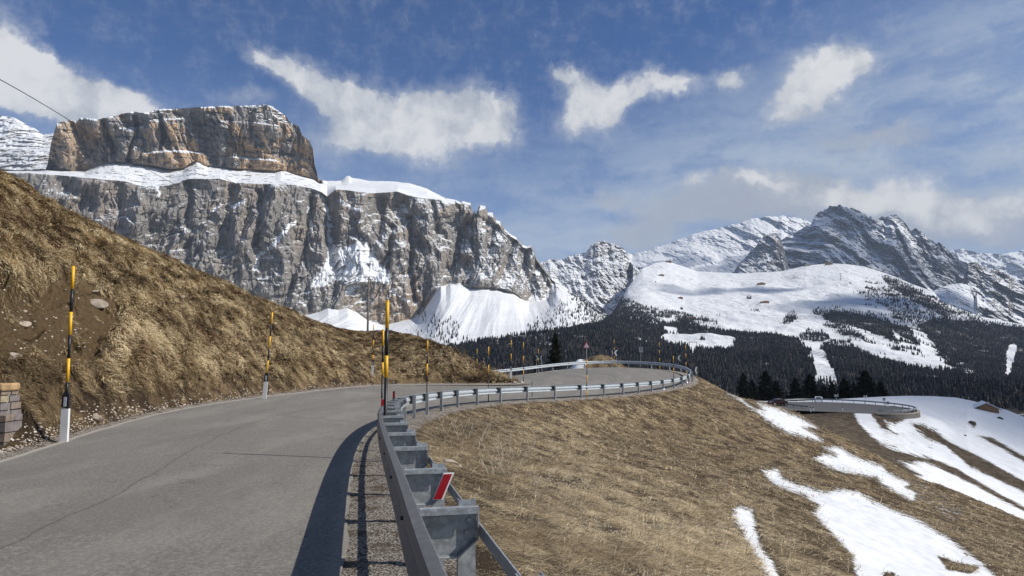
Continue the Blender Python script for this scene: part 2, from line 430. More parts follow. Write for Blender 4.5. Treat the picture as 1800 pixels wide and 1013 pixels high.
def mat_turf(name, A, B, C, flow=(1, 0, 0), green=.0, red=0, snow_sc=1.0, dirt=(.14, .095, .05)):
    m, t, b = new_mat(name); p = pos(t)
    ang = math.atan2(flow[1], flow[0])
    st = t.map(t.map(p, rot=(0, 0, -ang)), scale=(2.2, 8, 5)); fib = t.noise(st, 4.2, 9, .78, .5)
    fine = t.noise(p, 34, 5, .7); mid = t.noise(p, .9, 6, .62); big = t.noise(p, .16, 4, .55)
    c = t.mix(t.rng(fib, .36, .66), B, A)
    c = t.mix(t.rng(t.m('ADD', mid, t.m('MULTIPLY', t.m('SUBTRACT', fine, .5), .5)), .60, .42), c, C)
    c = t.mix(t.m('MULTIPLY', t.rng(big, .45, .68), .4), c, tuple(q*.62 for q in B))
    c = t.mix(t.m('MULTIPLY', t.rng(t.noise(p, .55, 5, .6, .4), .60, .70), red), c, (.11, .038, .022))
    fl = t.rng(t.noise(p, 60, 3, .8), .66, .76)
    c = t.mix(t.m('MULTIPLY', fl, .5), c, (.42, .36, .27))
    d = t.rng(t.m('ADD', t.attr('dirt'), t.m('MULTIPLY', t.m('SUBTRACT', mid, .5), .9)), -.05, .35)
    dn = t.noise(p, 7, 8, .7)
    dc = t.mix(t.rng(dn, .35, .68), tuple(q*.72 for q in dirt), tuple(q*1.2 for q in dirt))
    pb = t.n('ShaderNodeTexVoronoi'); t.put(pb.inputs['Vector'], p); pb.inputs['Scale'].default_value = 13
    dc = t.mix(t.rng(pb.outputs['Distance'], .16, .10), dc, tuple(q*1.7 for q in dirt))
    c = t.mix(d, c, dc)
    g = t.rng(t.m('ADD', t.attr('gravel'), t.m('MULTIPLY', t.m('SUBTRACT', mid, .5), .8)), .0, .3)
    gv = t.n('ShaderNodeTexVoronoi'); t.put(gv.inputs['Vector'], p); gv.inputs['Scale'].default_value = 48
    gs = t.n('ShaderNodeSeparateColor'); t.L.new(gv.outputs['Color'], gs.inputs[0])
    gc = t.mix(gs.outputs[0], (.30, .265, .22), (.74, .68, .60)); gc = t.mix(t.rng(gv.outputs['Distance'], .35, .7), gc, (.13, .105, .085))
    gc = t.mix(t.m('MULTIPLY', t.rng(t.m('ADD', t.noise(p, 2.6, 6, .75), t.m('MULTIPLY', t.attr('gravel'), -.08)), .43, .54), .85), gc, t.mix(t.noise(p, 20, 6, .8), (.07, .048, .032), (.19, .14, .095)))
    c = t.mix(g, c, gc)
    sn = t.map(t.map(p, rot=(0, 0, -ang)), scale=(.9/snow_sc, 3.2/snow_sc, 1.6/snow_sc))
    se = t.m('ADD', t.m('MULTIPLY', t.m('SUBTRACT', t.noise(sn, 1.3, 9, .72, .3), .5), 2.3), t.m('MULTIPLY', t.m('SUBTRACT', t.noise(sn, 9, 6, .75), .5), 1.5))
    s = t.rng(t.m('ADD', t.attr('snow'), se), .0, .025)
    sraw = t.m('ADD', t.attr('snow'), se)
    c = t.mix(t.rng(sraw, -.45, .0, 0, .5), c, (.055, .038, .024))
    sc_ = t.mix(t.rng(sraw, .45, .0, 0, .32), snow_col(t, p, .8), (.40, .36, .30)); sc_ = t.mix(t.rng(t.noise(p, 26, 5, .8), .60, .68, 0, .35), sc_, (.35, .30, .24))
    c = t.mix(s, c, sc_)
    t.L.new(c, b.inputs['Base Color']); b.inputs['Roughness'].default_value = .92; b.inputs['Specular IOR Level'].default_value = .12
    h = t.m('ADD', t.m('MULTIPLY', fib, 1.0), t.m('MULTIPLY', fine, .35))
    h = t.m('ADD', t.m('MULTIPLY', h, t.m('SUBTRACT', 1, t.m('MULTIPLY', s, .9))), t.m('MULTIPLY', s, 1.1))
    h = t.m('ADD', h, t.m('MULTIPLY', t.m('MULTIPLY', gv.outputs['Distance'], g), -.35))
    bump(t, b, h, 1.0, .08)
    return m
def mat_asphalt():
    m, t, b = new_mat('asphalt'); p = pos(t)
    ag = t.noise(p, 110, 3, .8); ag2 = t.noise(p, 42, 4, .7); mid = t.noise(p, 1.3, 5, .6); big = t.noise(p, .22, 4, .5)
    lane = t.attr('across')
    wear = t.m('MULTIPLY', t.rng(t.m('ABSOLUTE', t.m('SUBTRACT', t.m('ABSOLUTE', t.m('SUBTRACT', lane, .5)), .24)), .12, .02), .30)
    c = t.mix(t.rng(t.m('ADD', mid, t.m('MULTIPLY', big, .6)), .55, 1.05), (.20, .180, .150), (.272, .246, .207))
    c = t.mix(wear, c, (.31, .29, .258))
    c = t.mix(t.rng(ag, .5, .8), c, (.56, .53, .47)); c = t.mix(t.rng(ag, .48, .22), c, (.09, .084, .075))
    ag3 = t.noise(p, 70, 4, .9); c = t.mix(t.m('MULTIPLY', t.rng(ag3, .52, .58), .6), c, (.52, .49, .44)); c = t.mix(t.m('MULTIPLY', t.rng(ag3, .48, .42), .6), c, (.08, .075, .07))
    c = t.mix(t.m('MULTIPLY', t.rng(ag2, .35, .62), .35), (.16, .148, .13), c)
    stp = t.noise(t.map(p, scale=(1, .8, 1)), 14, 6, .8); gr_ = t.noise(p, 24, 5, .85)
    c = t.mix(t.m('MULTIPLY', t.rng(stp, .50, .42), .28), c, (.135, .124, .108)); c = t.mix(t.m('MULTIPLY', t.rng(gr_, .51, .57), .30), c, (.44, .41, .36)); c = t.mix(t.m('MULTIPLY', t.rng(gr_, .49, .43), .35), c, (.105, .097, .085))
    pat_ = t.rng(t.noise(t.map(p, scale=(.5, .18, 1)), 1.2, 3, .5), .54, .57); c = t.mix(t.m('MULTIPLY', pat_, .30), c, (.15, .138, .12))
    lw = t.noise(t.map(p, scale=(.9, .22, 1)), 1.0, 6, .7); c = t.mix(t.rng(lw, .46, .62, 0, .22), c, (.36, .335, .29))
    # longitudinal seam and patched cracks
    wob = t.m('MULTIPLY', t.m('SUBTRACT', t.noise(p, .8, 5, .7), .5), .03)
    seam = t.rng(t.m('ABSOLUTE', t.m('ADD', t.m('SUBTRACT', lane, .50), wob)), .0045, .001)
    c = t.mix(t.m('MULTIPLY', seam, .5), c, (.05, .048, .045))
    cr = t.n('ShaderNodeTexVoronoi', feature='DISTANCE_TO_EDGE'); t.put(cr.inputs['Vector'], t.v('ADD', p, t.v('SCALE', t.noise(p, 1.1, 4, .7, out='Color'), scale=1.4))); cr.inputs['Scale'].default_value = .16
    ck = t.m('MULTIPLY', t.rng(cr.outputs['Distance'], .0022, .0006), t.rng(mid, .5, .6))
    c = t.mix(t.m('MULTIPLY', ck, .75), c, (.045, .043, .04))
    ed = t.rng(t.m('ADD', t.attr('edge'), t.m('MULTIPLY', t.m('SUBTRACT', ag2, .5), .5)), .45, .8)
    c = t.mix(t.m('MULTIPLY', t.m('MULTIPLY', ed, .75), t.rng(lane, .4, .6, .25, 1.0)), c, t.mix(ag2, (.26, .23, .19), (.62, .57, .49)))
    t.L.new(c, b.inputs['Base Color']); b.inputs['Roughness'].default_value = .82; b.inputs['Specular IOR Level'].default_value = .3
    bump(t, b, t.m('ADD', ag, t.m('MULTIPLY', ag2, .8)), .55, .006)
    return m
def mat_tint(name, A, B, C, rough=.8, trans=0):
    m, t, b = new_mat(name); a = t.attr('tint')
    c = t.mix(t.rng(a, 0, .5, smooth=False), A, B); c = t.mix(t.rng(a, .5, 1, smooth=False), c, C)
    t.L.new(c, b.inputs['Base Color']); b.inputs['Roughness'].default_value = rough; b.inputs['Specular IOR Level'].default_value = .15
    return m
M['cliff'] = mat_cliff('limestone_wall', .5, .70, 0)
M['farrock'] = mat_cliff('snowy_rock', .15, .60, .0, (.20, .205, .22), .10, 2.2)
M['peak'] = mat_cliff('snowy_crag', .25, .62, .10, (.20, .195, .19), .08, 1.2)
M['snowland'] = mat_snowland()
M['turf_left'] = mat_turf('straw_bank', (.34, .25, .14), (.15, .10, .055), (.045, .030, .020), (1, -.25, 0), red=.7)
M['turf_right'] = mat_turf('matted_turf', (.35, .265, .16), (.18, .13, .076), (.075, .052, .033), (1, -.55, 0))
M['turf_far'] = mat_turf('far_turf', (.15, .12, .08), (.10, .078, .052), (.06, .045, .032), (1, -.7, 0), snow_sc=3.0)
M['asphalt'] = mat_asphalt()
M['straw'] = mat_tint('straw', (.085, .055, .030), (.40, .295, .16), (.72, .59, .37))
M['straw_short'] = mat_tint('short_straw', (.10, .070, .040), (.42, .32, .19), (.80, .66, .43))
M['needles'] = mat_tint('conifer_needles', (.005, .007, .005), (.014, .019, .010), (.042, .050, .020), .75)
M['woods'] = mat_tint('wood_crowns', (.008, .011, .016), (.020, .025, .032), (.062, .056, .050), .85)
M['heather'] = mat_tint('red_heather', (.05, .018, .012), (.13, .045, .03), (.22, .10, .06))
M['stone'] = simple('field_stone', (.36, .30, .24), .9, var=.35, scale=6, bmp=.5)
M['bark'] = simple('bark', (.06, .045, .035), .9, var=.3)

# ---------------------------------------------------------------- the road line
# right side (beam of the guardrail) and left asphalt edge: X, Y, ground height relative to the eye
GP = np.array([(2.6,-10,-1.45),(.35,0,-1.6),(-.33,2.7,-1.65),(-.64,4.15,-1.68),(-1.12,6.4,-1.71),(-1.80,9.3,-1.75),(-3.15,15.9,-1.88),(-3.64,20.8,-2.05),
  (-3.55,28,-2.28),(-2.34,34.2,-2.42),(.1,38.8,-2.52),(4.67,43.4,-2.63),(8.04,48,-2.7),(11.8,54.6,-2.74),(15.1,60,-2.64),(17.2,65,-2.36),(18.6,73,-2.0),(18.4,79,-1.6),
  (12.4,83,-1.3),(6.6,79.5,-1.5),(2.3,73,-1.9),(-1.4,68,-2.3),(-9,66,-2.7),(-26,66,-3.3)], float)
LP = np.array([(-5.5,-10,-1.45),(-7.2,0,-1.6),(-7.5,4,-1.62),(-7.75,7,-1.65),(-8.1,10.7,-1.7),(-9.3,14.4,-1.76),(-10.6,21.3,-1.68),(-10.0,27.5,-1.66),
  (-9.3,36,-1.72),(-7.9,43,-1.83),(-4,45.5,-1.88),(-.8,46.5,-1.94),(.3,47.2,-1.92),(.7,48,-1.9),(.8,49,-1.9),(.7,50,-1.9),(.5,51,-1.9),(.2,52,-1.9),
  (-.4,53,-1.95),(-1.2,54,-2.0),(-2.5,55,-2.05),(-5,56,-2.15),(-11,57,-2.4),(-26,57,-3.0)], float)
NS = len(GP)
def cat(A, t):
    t = np.clip(np.asarray(t, float), 0, len(A)-1-1e-6); i = np.floor(t).astype(int); f = (t-i)[..., None]
    p = [A[np.clip(i+k, 0, len(A)-1)] for k in (-1, 0, 1, 2)]
    return .5*((2*p[1])+(p[2]-p[0])*f+(2*p[0]-5*p[1]+4*p[2]-p[3])*f**2+(3*p[1]-p[0]-3*p[2]+p[3])*f**3)
TS = np.linspace(0, NS-1, 1400)
GL = cat(GP, TS); LL = cat(LP, TS)
GL[:, 2] += CH; LL[:, 2] += CH
def smooth1(A, s):
    k = np.exp(-.5*(np.arange(-3*s, 3*s+1)/s)**2); k /= k.sum(); n = 3*s
    Q = np.concatenate([2*A[:1]-A[n:0:-1], A, 2*A[-1:]-A[-2:-n-2:-1]])
    return np.stack([np.convolve(Q[:, i], k, 'valid') for i in range(A.shape[1])], -1)
GL = smooth1(GL, 42); LL = smooth1(LL, 25)
arc = np.concatenate([[0], np.cumsum(np.linalg.norm(np.diff(GL[:, :2], axis=0), axis=1))])
def frame_at(s):
    """point, tangent, outward normal of the guardrail line at arc length s"""
    p = np.array([np.interp(s, arc, GL[:, k]) for k in range(3)])
    q = np.array([np.interp(s+.15, arc, GL[:, k]) for k in range(3)]); o = np.array([np.interp(s-.15, arc, GL[:, k]) for k in range(3)])
    t = q-o; t /= np.linalg.norm(t); n = np.array([t[1], -t[0], 0]); n /= np.linalg.norm(n)
    return p, t, n
def s_near(x, y): return arc[np.argmin(np.hypot(GL[:, 0]-x, GL[:, 1]-y))]
gt = np.gradient(GL, axis=0); gn = np.stack([gt[:, 1], -gt[:, 0], 0*gt[:, 0]], -1); gn /= np.linalg.norm(gn, axis=1)[:, None]
inw = LL-GL; wid = np.linalg.norm(inw[:, :2], axis=1); 

# asphalt: loft from left edge to right edge
na = 90
fr = np.linspace(0, 1, na)
eR = .36+.10*fbm(arc/1.1, 3.3, o=4)                     # ragged edges
eL = .10*fbm(arc/1.3, 8.1, o=4)
A0 = GL-gn*eR[:, None]; 
lt = (LL-GL)/wid[:, None]; B0 = LL+lt*eL[:, None]
G = A0[None]*(1-fr[:, None, None])+B0[None]*fr[:, None, None]
G[..., 2] += .012*fbm(G[..., 0]/1.5, G[..., 1]/1.5, o=3)+.012
road = Sheet(G)
road.at['across'] = np.broadcast_to(fr[:, None], G.shape[:2]).copy()
ew = np.minimum(fr[:, None]*wid[None], (1-fr[:, None])*wid[None]); road.at['edge'] = np.clip(1-ew/.5, 0, 1)
o = road.build('road', M['asphalt']); tag(o, 'grey asphalt mountain road curving right into a wide hairpin', None, None, 'structure')
road_bvh = road.bvh(2)

# ---------------------------------------------------------------- right hillside
EP = np.array([(30,-14,-14),(32,0,-13.6),(32.2,5,-13.2),(32.5,10,-12.9),(33,15,-12.6),(33,22,-12.3),(33.3,30,-11.9),(33.2,38,-11.2),
  (32.2,43,-10.4),(30.7,48,-9.35),(29.3,51,-8.7),(27.6,54,-7.3),(25.4,57,-5.85),(24.3,60,-4.75),(22.0,62.5,-4.15),(21.0,66,-3.9),(24,75,-4.6),(25,88,-4.6),
  (13,95,-4.2),(2,92,-4.6),(-3,84,-5.5),(-7,80,-6.5),(-14,78,-7.5),(-30,78,-9)], float); EP[:, 2] += CH
EL = cat(EP, TS)
def offs(k, dz): q = GL+gn*k; q[:, 2] += dz; return q
hd = EL-GL; hd[:, 2] = 0; hd /= np.linalg.norm(hd, axis=1)[:, None]
F1 = EL+hd*7; F1[:, 2] -= 4.2
F2 = EL+hd*22; F2[:, 2] -= 16
F3 = EL+hd*60; F3[:, 2] -= 45
rows = [offs(-1.3, -.03), offs(-.75, -.012), offs(0, .002), offs(.5, -.02), offs(1.1, -.20), EL*.12+offs(1.1, -.2)*.88, EL*.35+offs(1.1, -.2)*.65, EL*.68+offs(1.1, -.2)*.32, EL, F1, F2, F3]
K = np.array(rows)
seg = [4, 4, 6, 10, 30, 90, 130, 130, 24, 16, 12]
t = np.concatenate([np.linspace(i, i+1, s, endpoint=False) for i, s in enumerate(seg)]+[[len(K)-1.0]])
i = np.clip(np.floor(t).astype(int), 0, len(K)-2); f = (t-i)[:, None, None]
G = K[i]*(1-f)+K[i+1]*f
T = np.broadcast_to(t[:, None], G.shape[:2])
w = sstep(T, 4, 6.0)
# a grassy mound behind the far rail, and gentle folds of the slope
mnd = np.exp(-(((G[..., 0]-11.5)/3.6)**2+((G[..., 1]-88)/2.2)**2)); mnd2 = np.exp(-(((G[..., 0]-8.3)/1.0)**2+((G[..., 1]-87)/1.6)**2))
amp = np.minimum(1, T/5)
G[..., 2] += w*(.55*fbm(G[..., 0]/11, G[..., 1]/11, o=3)*np.clip(1.2-np.abs(T-8)/8, 0, 1)*sstep(np.abs(T-8), .0, .8)+.10*fbm(G[..., 0]/1.1, G[..., 1]/1.6, o=4))
G[..., 2] += sstep(T, 3, 4.2)*(.05*fbm(G[..., 0]/.35, G[..., 1]/.5, o=4))+sstep(T, 0, 2)*.025*fbm(G[..., 0]/.16, G[..., 1]/.16, o=4)
G[..., 2] += w*.045*np.maximum(0, ridged((G[..., 0]-G[..., 1]*.5)/2.4, (G[..., 1]+G[..., 0]*.5)/.55, o=3)-.35)
G[..., 2] += sstep(T, 4.2, 5.5)*(2.9*mnd+1.0*mnd2)
slope = Sheet(G)
px, py = slope.px, slope.py
Z6 = lambda L: [(1200+x/2.578, 620+y/2.578) for x, y in L]
polys = [Z6([(205,188),(240,202),(300,245),(400,320),(470,360),(640,408),(600,365),(545,340),(610,342),(540,298),(430,252),(340,228),(365,256),(325,258),(260,205)]),
  Z6([(592,478),(640,460),(700,466),(635,428),(720,432),(800,478),(900,512),(960,560),(1030,590),(1020,610),(1062,640),(1045,674),(980,642),(905,602),(880,568),(800,552),(720,542),(640,512)]),
  Z6([(360,530),(430,528),(458,570),(520,600),(640,630),(720,618),(800,633),(870,678),(950,708),(1050,748),(1200,838),(1280,898),(1360,958),(1420,1013),(1600,1150),(760,1150),(780,1013),(770,920),(700,850),(590,730),(620,700),(560,650),(450,612),(390,582)]),
  Z6([(226,708),(260,696),(317,712),(332,800),(352,870),(402,940),(440,1013),(480,1100),(430,1100),(375,1013),(340,940),(298,880),(262,810),(232,750)])]
vis = (py > 640) & (px > 1150) & (px < 2100) & (py < 1300)
sn = np.full(px.shape, -1.5)
vals = np.maximum.reduce([sdf(px[vis], py[vis], q) for q in polys])
frin = sdf(px[vis], py[vis], Z6([(960,540),(1060,585),(1200,660),(1275,725),(1215,760),(1130,700),(1040,660)]))
frin2 = sdf(px[vis], py[vis], Z6([(640,590),(760,600),(1000,700),(900,690),(700,640)]))
vv = np.clip(vals/17, -1.5, 1.1)
vv = np.maximum(vv, np.clip(frin/8, -1.2, -.22)); vv = np.maximum(vv, np.clip(frin2/8, -1.2, -.48))
hole = np.maximum(sdf(px[vis], py[vis], Z6([(1150,918),(1240,950),(1350,968),(1300,1003),(1200,985)])), sdf(px[vis], py[vis], Z6([(915,995),(960,1000),(970,1040),(900,1040)])))
vv = np.minimum(vv, np.clip(-hole/6, -.4, 1.1))
sn[vis] = vv
bk = (T > 2) & (G[..., 1] > 76) & (G[..., 1] < 92) & (G[..., 0] < 20) & (G[..., 0] > -4)
sn = np.where(bk, .35*fbm(G[..., 0]/1.5, G[..., 1]/1.0, o=3)+.25-1.2*sstep(G[..., 0], 8.5, 10.5)-.0*T, sn)
slope.at['snow'] = sn
slope.at['gravel'] = np.where(T < 5, 1-sstep(T, 2.6, 4.2)*1.7, -.9)
slope.at['dirt'] = np.full(px.shape, -.8)
o = slope.build('hillside', M['turf_right']); tag(o, 'brown grassy hillside with snow patches falling away from the road', None, None, 'structure')
slope_bvh = slope.bvh(2)

# ---------------------------------------------------------------- left bank
TP = [(-25,-12,9),(-27,2,9.4),(-27.4,9,9.4),(-27.5,16,9.4),(-27,26,9.2)]
TP = [np.array(q, float)+np.array([0, 0, CH]) for q in TP]
TP += [P(0,310,34), P(170,400,38), P(350,480,45), P(500,545,51), P(620,591,54), P(740,598,51), P(800,618,49.5), P(818,640,49), P(832,652,49), P(843,660,49.5)]
TP += [np.array(q, float)+np.array([0, 0, CH]) for q in [(-1.6,50.3,-1.5),(-1.8,50.8,-1.3),(-2.2,51.3,-1.1),(-3,51.6,-.8),(-4,51.8,-.5),(-5.2,52,-.1),(-7.5,52.5,.6),(-13,54.6,1.3),(-26,55,2.6)]]
TL = cat(np.array(TP), TS)
ld = TL-LL; ld[:, 2] = 0; ld /= np.linalg.norm(ld, axis=1)[:, None]+1e-6
def lrow(f, zf, k=0): q = LL*(1-f)+TL*f; q[:, 2] = LL[:, 2]*(1-zf)+TL[:, 2]*zf; return q
U0 = LL-lt*(-0.0); 
r_in = LL-lt*.9; r_in[:, 2] = LL[:, 2]-.03
r_ed = LL-lt*.0; r_ed[:, 2] += -.01
r_o = LL+ld*.7; r_o[:, 2] += .05
B1 = TL+ld*6; B1[:, 2] += .8
B2 = TL+ld*20; B2[:, 2] += .3
B3 = TL+ld*40; B3[:, 2] -= 7
near_hump = sstep(TS, 9.5, 11.5)[:, None]
B1 = B1*(1-near_hump)+(TL+ld*.8-np.array([0, 0, .1]))*near_hump
B2 = B2*(1-near_hump)+(TL+ld*1.6-np.array([0, 0, .5]))*near_hump
B3 = B3*(1-near_hump)+(TL+ld*2.5-np.array([0, 0, 1.6]))*near_hump
K = np.array([r_in, r_ed, r_o, lrow(.14, .17), lrow(.33, .40), lrow(.6, .66), TL, B1, B2, B3])
seg = [3, 5, 22, 75, 100, 90, 30, 16, 10]
t = np.concatenate([np.linspace(i, i+1, s, endpoint=False) for i, s in enumerate(seg)]+[[len(K)-1.0]])
i = np.clip(np.floor(t).astype(int), 0, len(K)-2); f = (t-i)[:, None, None]
G = K[i]*(1-f)+K[i+1]*f
T = np.broadcast_to(t[:, None], G.shape[:2])
w = sstep(T, 1.6, 3.0)*(1-.35*sstep(T, 5.5, 6))
qx = arc[None, :]/1.0; 
lump = fbm(qx/2.3, T*2.2, 1.7, o=3)
tus = np.maximum(0, ridged(qx/.95+.6*fbm(qx/2, T*3), T*5.5, 5.5, o=2)-.1)
up = np.array([0, 0, 1.0])
hsc = np.clip(TL[:, 2]-LL[:, 2], .3, 12)[None]/10.0; hsc = np.sqrt(hsc)
disp = w*hsc*np.where(arc[None] > s_near(-3.2, 30), .6, 1)*(.70*lump+.42*tus+.25*fbm(qx/6, T*.8, 9.9, o=2))+sstep(T, .8, 2)*.05*fbm(G[..., 0]/.3, G[..., 1]/.3, o=3)
G[..., 2] += disp
G[..., :2] -= (lt[None, :, :2])*(-1)*0
bank = Sheet(G)
px, py = bank.px, bank.py
dirt_poly = [(-400,440),(-60,450),(0,470),(60,488),(110,470),(150,490),(200,520),(215,565),(190,610),(160,650),(90,650),(60,620),(0,640),(-400,700)]
vis = (px < 900) & (px > -500) & (G[..., 1] > 3)
dv = np.full(px.shape, -.9); dv[vis] = np.clip(sdf(px[vis], py[vis], dirt_poly)/40, -.9, 1)
wallcut = (1-sstep(G[..., 1], 12.95, 13.5))*(G[..., 1] > 8)*(G[..., 0] > -16)
zb = np.interp(G[..., 1], LL[:300, 1], LL[:300, 2])
G[..., 2] = G[..., 2]*(1-wallcut)+np.minimum(G[..., 2], zb+.04)*wallcut
# scoop the slumped earth in a little and leave an overhanging turf lip above it
G[..., 2] -= .45*sstep(dv, -.2, .8)*w
bank = Sheet(G)
low = (1-sstep(T, 2.0, 3.0))
bank.at['dirt'] = np.maximum(dv, low*.55-.45+.35*fbm(qx/1.4, T*2))
bank.at['gravel'] = np.where(T < 2.2, 1-sstep(T, 1.2, 2.2)*1.6, -.9)
bank.at['snow'] = np.full(px.shape, -1.5)
o = bank.build('bank', M['turf_left']); tag(o, 'steep straw coloured grass bank left of the road', None, None, 'structure')
bank_bvh = bank.bvh(2)

def ground_at(x, y, which=None):
    best = None
    for b in ([which] if which else [road_bvh, slope_bvh, bank_bvh]):
        h = b.ray_cast(Vector((x, y, 60)), Vector((0, 0, -1)))
        if h[0] is not None and (best is None or h[0].z > best): best = h[0].z
    return best if best is not None else 0.0
def hit(px, py, bvhs):
    a, y, z = ray(px, py); d = Vector((a, y, z)).normalized(); best = None
    for b in bvhs:
        h = b.ray_cast(Vector((0, 0, CH)), d)
        if h[0] is not None and (best is None or h[3] < best[3]): best = h
    return best

# ---------------------------------------------------------------- grass (uncountable: one object per slope)
def blades(name, pos_, nrm, L, wd, flow, droop, tint, mat, seed=3, spread=.5, tid=None):
    R = np.random.RandomState(seed); n = len(pos_)
    dh = np.stack([nrm[:, 0], nrm[:, 1], -(nrm[:, 0]**2+nrm[:, 1]**2)/np.maximum(nrm[:, 2], .2)], -1)
    dh = dh/(np.linalg.norm(dh, axis=1)[:, None]+1e-6)+np.array(flow)
    if tid is not None: dh += np.random.RandomState(seed+5).normal(size=(tid.max()+1, 3))[tid]*.42*np.array([1, 1, .2])
    dh += R.normal(size=(n, 3))*spread*np.array([1, 1, .25]); dh /= np.linalg.norm(dh, axis=1)[:, None]
    side = np.cross(dh, nrm); side /= np.linalg.norm(side, axis=1)[:, None]+1e-6
    L = L[:, None]; wd = wd[:, None]; dr = droop[:, None]
    p0 = pos_-nrm*.01; p1 = p0+L*.45*(nrm*(1-dr)+dh*dr); p2 = p1+L*.55*(nrm*(.35-.6*dr)+dh*(.65+.2*dr))
    p2 = np.where(((p2-p0)*nrm).sum(1)[:, None] < .01, p2-((p2-p0)*nrm).sum(1)[:, None]*nrm+nrm*.012, p2)
    V = np.stack([p0-side*wd, p0+side*wd, p1-side*wd*.8, p1+side*wd*.8, p2], 1).reshape(-1, 3)
    b = (np.arange(n)*5)[:, None]
    Fq = b+np.array([[0, 1, 3, 2]]); Ft = b+np.array([[2, 3, 4]])
    me = raw_mesh(name, V, [Fq, Ft], mat, {'tint': np.repeat(tint, 5)}, smooth=False)
    return link(name, me)
def tufts(sheet, ntuft, per, w, seed, rad_):
    c, nr, r_, c_ = sheet.scatter(ntuft, w, seed); R = np.random.RandomState(seed+1)
    ii = np.repeat(np.arange(ntuft), per)
    off = R.normal(size=(len(ii), 2))*rad_
    p = c[ii].copy(); n = nr[ii]
    p[:, :2] += off; p[:, 2] -= (n[:, 0]*off[:, 0]+n[:, 1]*off[:, 1])/np.maximum(n[:, 2], .3)
    return p, n, ii, c, r_, c_

G = bank.G; dist = np.linalg.norm(G-np.array([0, 0, CH]), axis=2)
front = (bank.px > -120) & (bank.px < 930) & (bank.G[..., 1] > 6)
wt = front*np.clip(12/dist, .0, 1.2)**1.3*sstep(T, 1.9, 3.0)*(1-.97*sstep(bank.at['dirt'], -.15, .25))*(T < 6.7)*(.25+np.clip(.8*lump+.6*tus, 0, 1.5))
wt = wt*(bank.G[..., 1] > 13.6)
front_b = front*np.clip(14/dist, 0, 1)*sstep(T, 2.4, 3.2)*(T < 6.5)*(bank.G[..., 1] > 13.6)
p, n, ii, c, r_, c_ = tufts(bank, 17000, 22, wt, 5, .085)
R = np.random.RandomState(11); d = np.linalg.norm(p-np.array([0, 0, CH]), axis=1)
cn = fbm(c[:, 0]/1.6, c[:, 1]/1.6, c[:, 2]/1.6, o=3)
tt = np.clip(.53+1.25*cn[ii]+R.normal(size=len(ii))*.14+(R.rand(len(c))[ii]-.5)*.6, 0, 1)
Lb = (.25+.20*R.rand(len(c))[ii])*(.7+.5*R.rand(len(ii)))*np.where(p[:, 1] > 40, .6, 1)
o = blades('dry_grass', p, n, Lb, np.maximum(.0035, d*.00038), (.12, -.10, -.1), np.clip(.35+R.normal(size=len(ii))*.12, .1, .7), tt, M['straw'], spread=.16, tid=ii)
tag(o, 'long straw coloured grass tussocks draped down the left bank', 'grass', None, 'stuff')

G = slope.G; Ts = np.broadcast_to(np.concatenate([np.linspace(i, i+1, s, endpoint=False) for i, s in enumerate([4, 4, 6, 10, 30, 90, 130, 130, 24, 16, 12])]+[[11.0]])[:, None], G.shape[:2])
dist = np.linalg.norm(G-np.array([0, 0, CH]), axis=2)
front = (slope.px > 640) & (slope.px < 1900) & (slope.py < 1120) & (G[..., 1] > 1.5)
pat = fbm(G[..., 0]/1.8, G[..., 1]/1.8, o=3)
wt = front*np.clip(7/dist, 0, 1.3)**1.4*sstep(Ts, 3.0, 4.2)*(1-sstep(slope.at['snow'], -.5, .1))*(Ts < 8.6)*np.clip(.45+1.3*pat, .08, 1.4)
p, n, ii, c, r_, c_ = tufts(slope, 24000, 15, wt, 21, .06)
R = np.random.RandomState(12); d = np.linalg.norm(p-np.array([0, 0, CH]), axis=1)
cn = fbm(c[:, 0]/2.2, c[:, 1]/2.2, o=3)
edge = np.exp(-((Ts[r_, 0]-4.9)/.45)**2)
tt = np.clip(.42+.8*cn[ii]+.35*edge[ii]+R.normal(size=len(ii))*.20+(R.rand(len(c))[ii]-.5)*.7, 0, 1)
Lb = (.13+.14*R.rand(len(c))[ii]+.12*edge[ii])*(.6+.6*R.rand(len(ii)))
o = blades('short_grass', p, n, Lb, np.maximum(.0022, d*.00033), (.55, -.2, -.15), np.clip(.62+R.normal(size=len(ii))*.15, .2, .9), tt, M['straw_short'], spread=.30, tid=ii)
tag(o, 'short matted dry grass over the right hillside', 'grass', None, 'stuff')
wt2 = front*np.clip(8/dist, 0, 1.2)**1.2*sstep(Ts, 3.6, 4.6)*(1-sstep(slope.at['snow'], .1, .6))*(Ts < 8.4)
p, n, ii, c, r_, c_ = tufts(slope, 9000, 2, wt2, 91, .05); R = np.random.RandomState(92); d = np.linalg.norm(p-np.array([0, 0, CH]), axis=1)
o = blades('dry_stalks', p, n, .16+.26*R.rand(len(ii))**2, np.maximum(.0022, d*.00034), (.3, -.2, .1), np.clip(.35+R.normal(size=len(ii))*.25, 0, .9), np.clip(.82+.2*R.normal(size=len(ii)), .3, 1), M['straw_short'], spread=1.1)
tag(o, 'thin pale grass stalks lying across the right hillside', 'grass stalks', None, 'stuff')
# ---------------------------------------------------------------- far terrain
def Z1(L): return [(x/2.895, 150+y/2.895) for x, y in L]
def Z2(L): return [(500+x/2.98, 280+y/2.98) for x, y in L]
def Z3(L): return [(900+x/3.376, 340+y/3.376) for x, y in L]
def Z4(L): return [(1300+x/2.814, 340+y/2.814) for x, y in L]

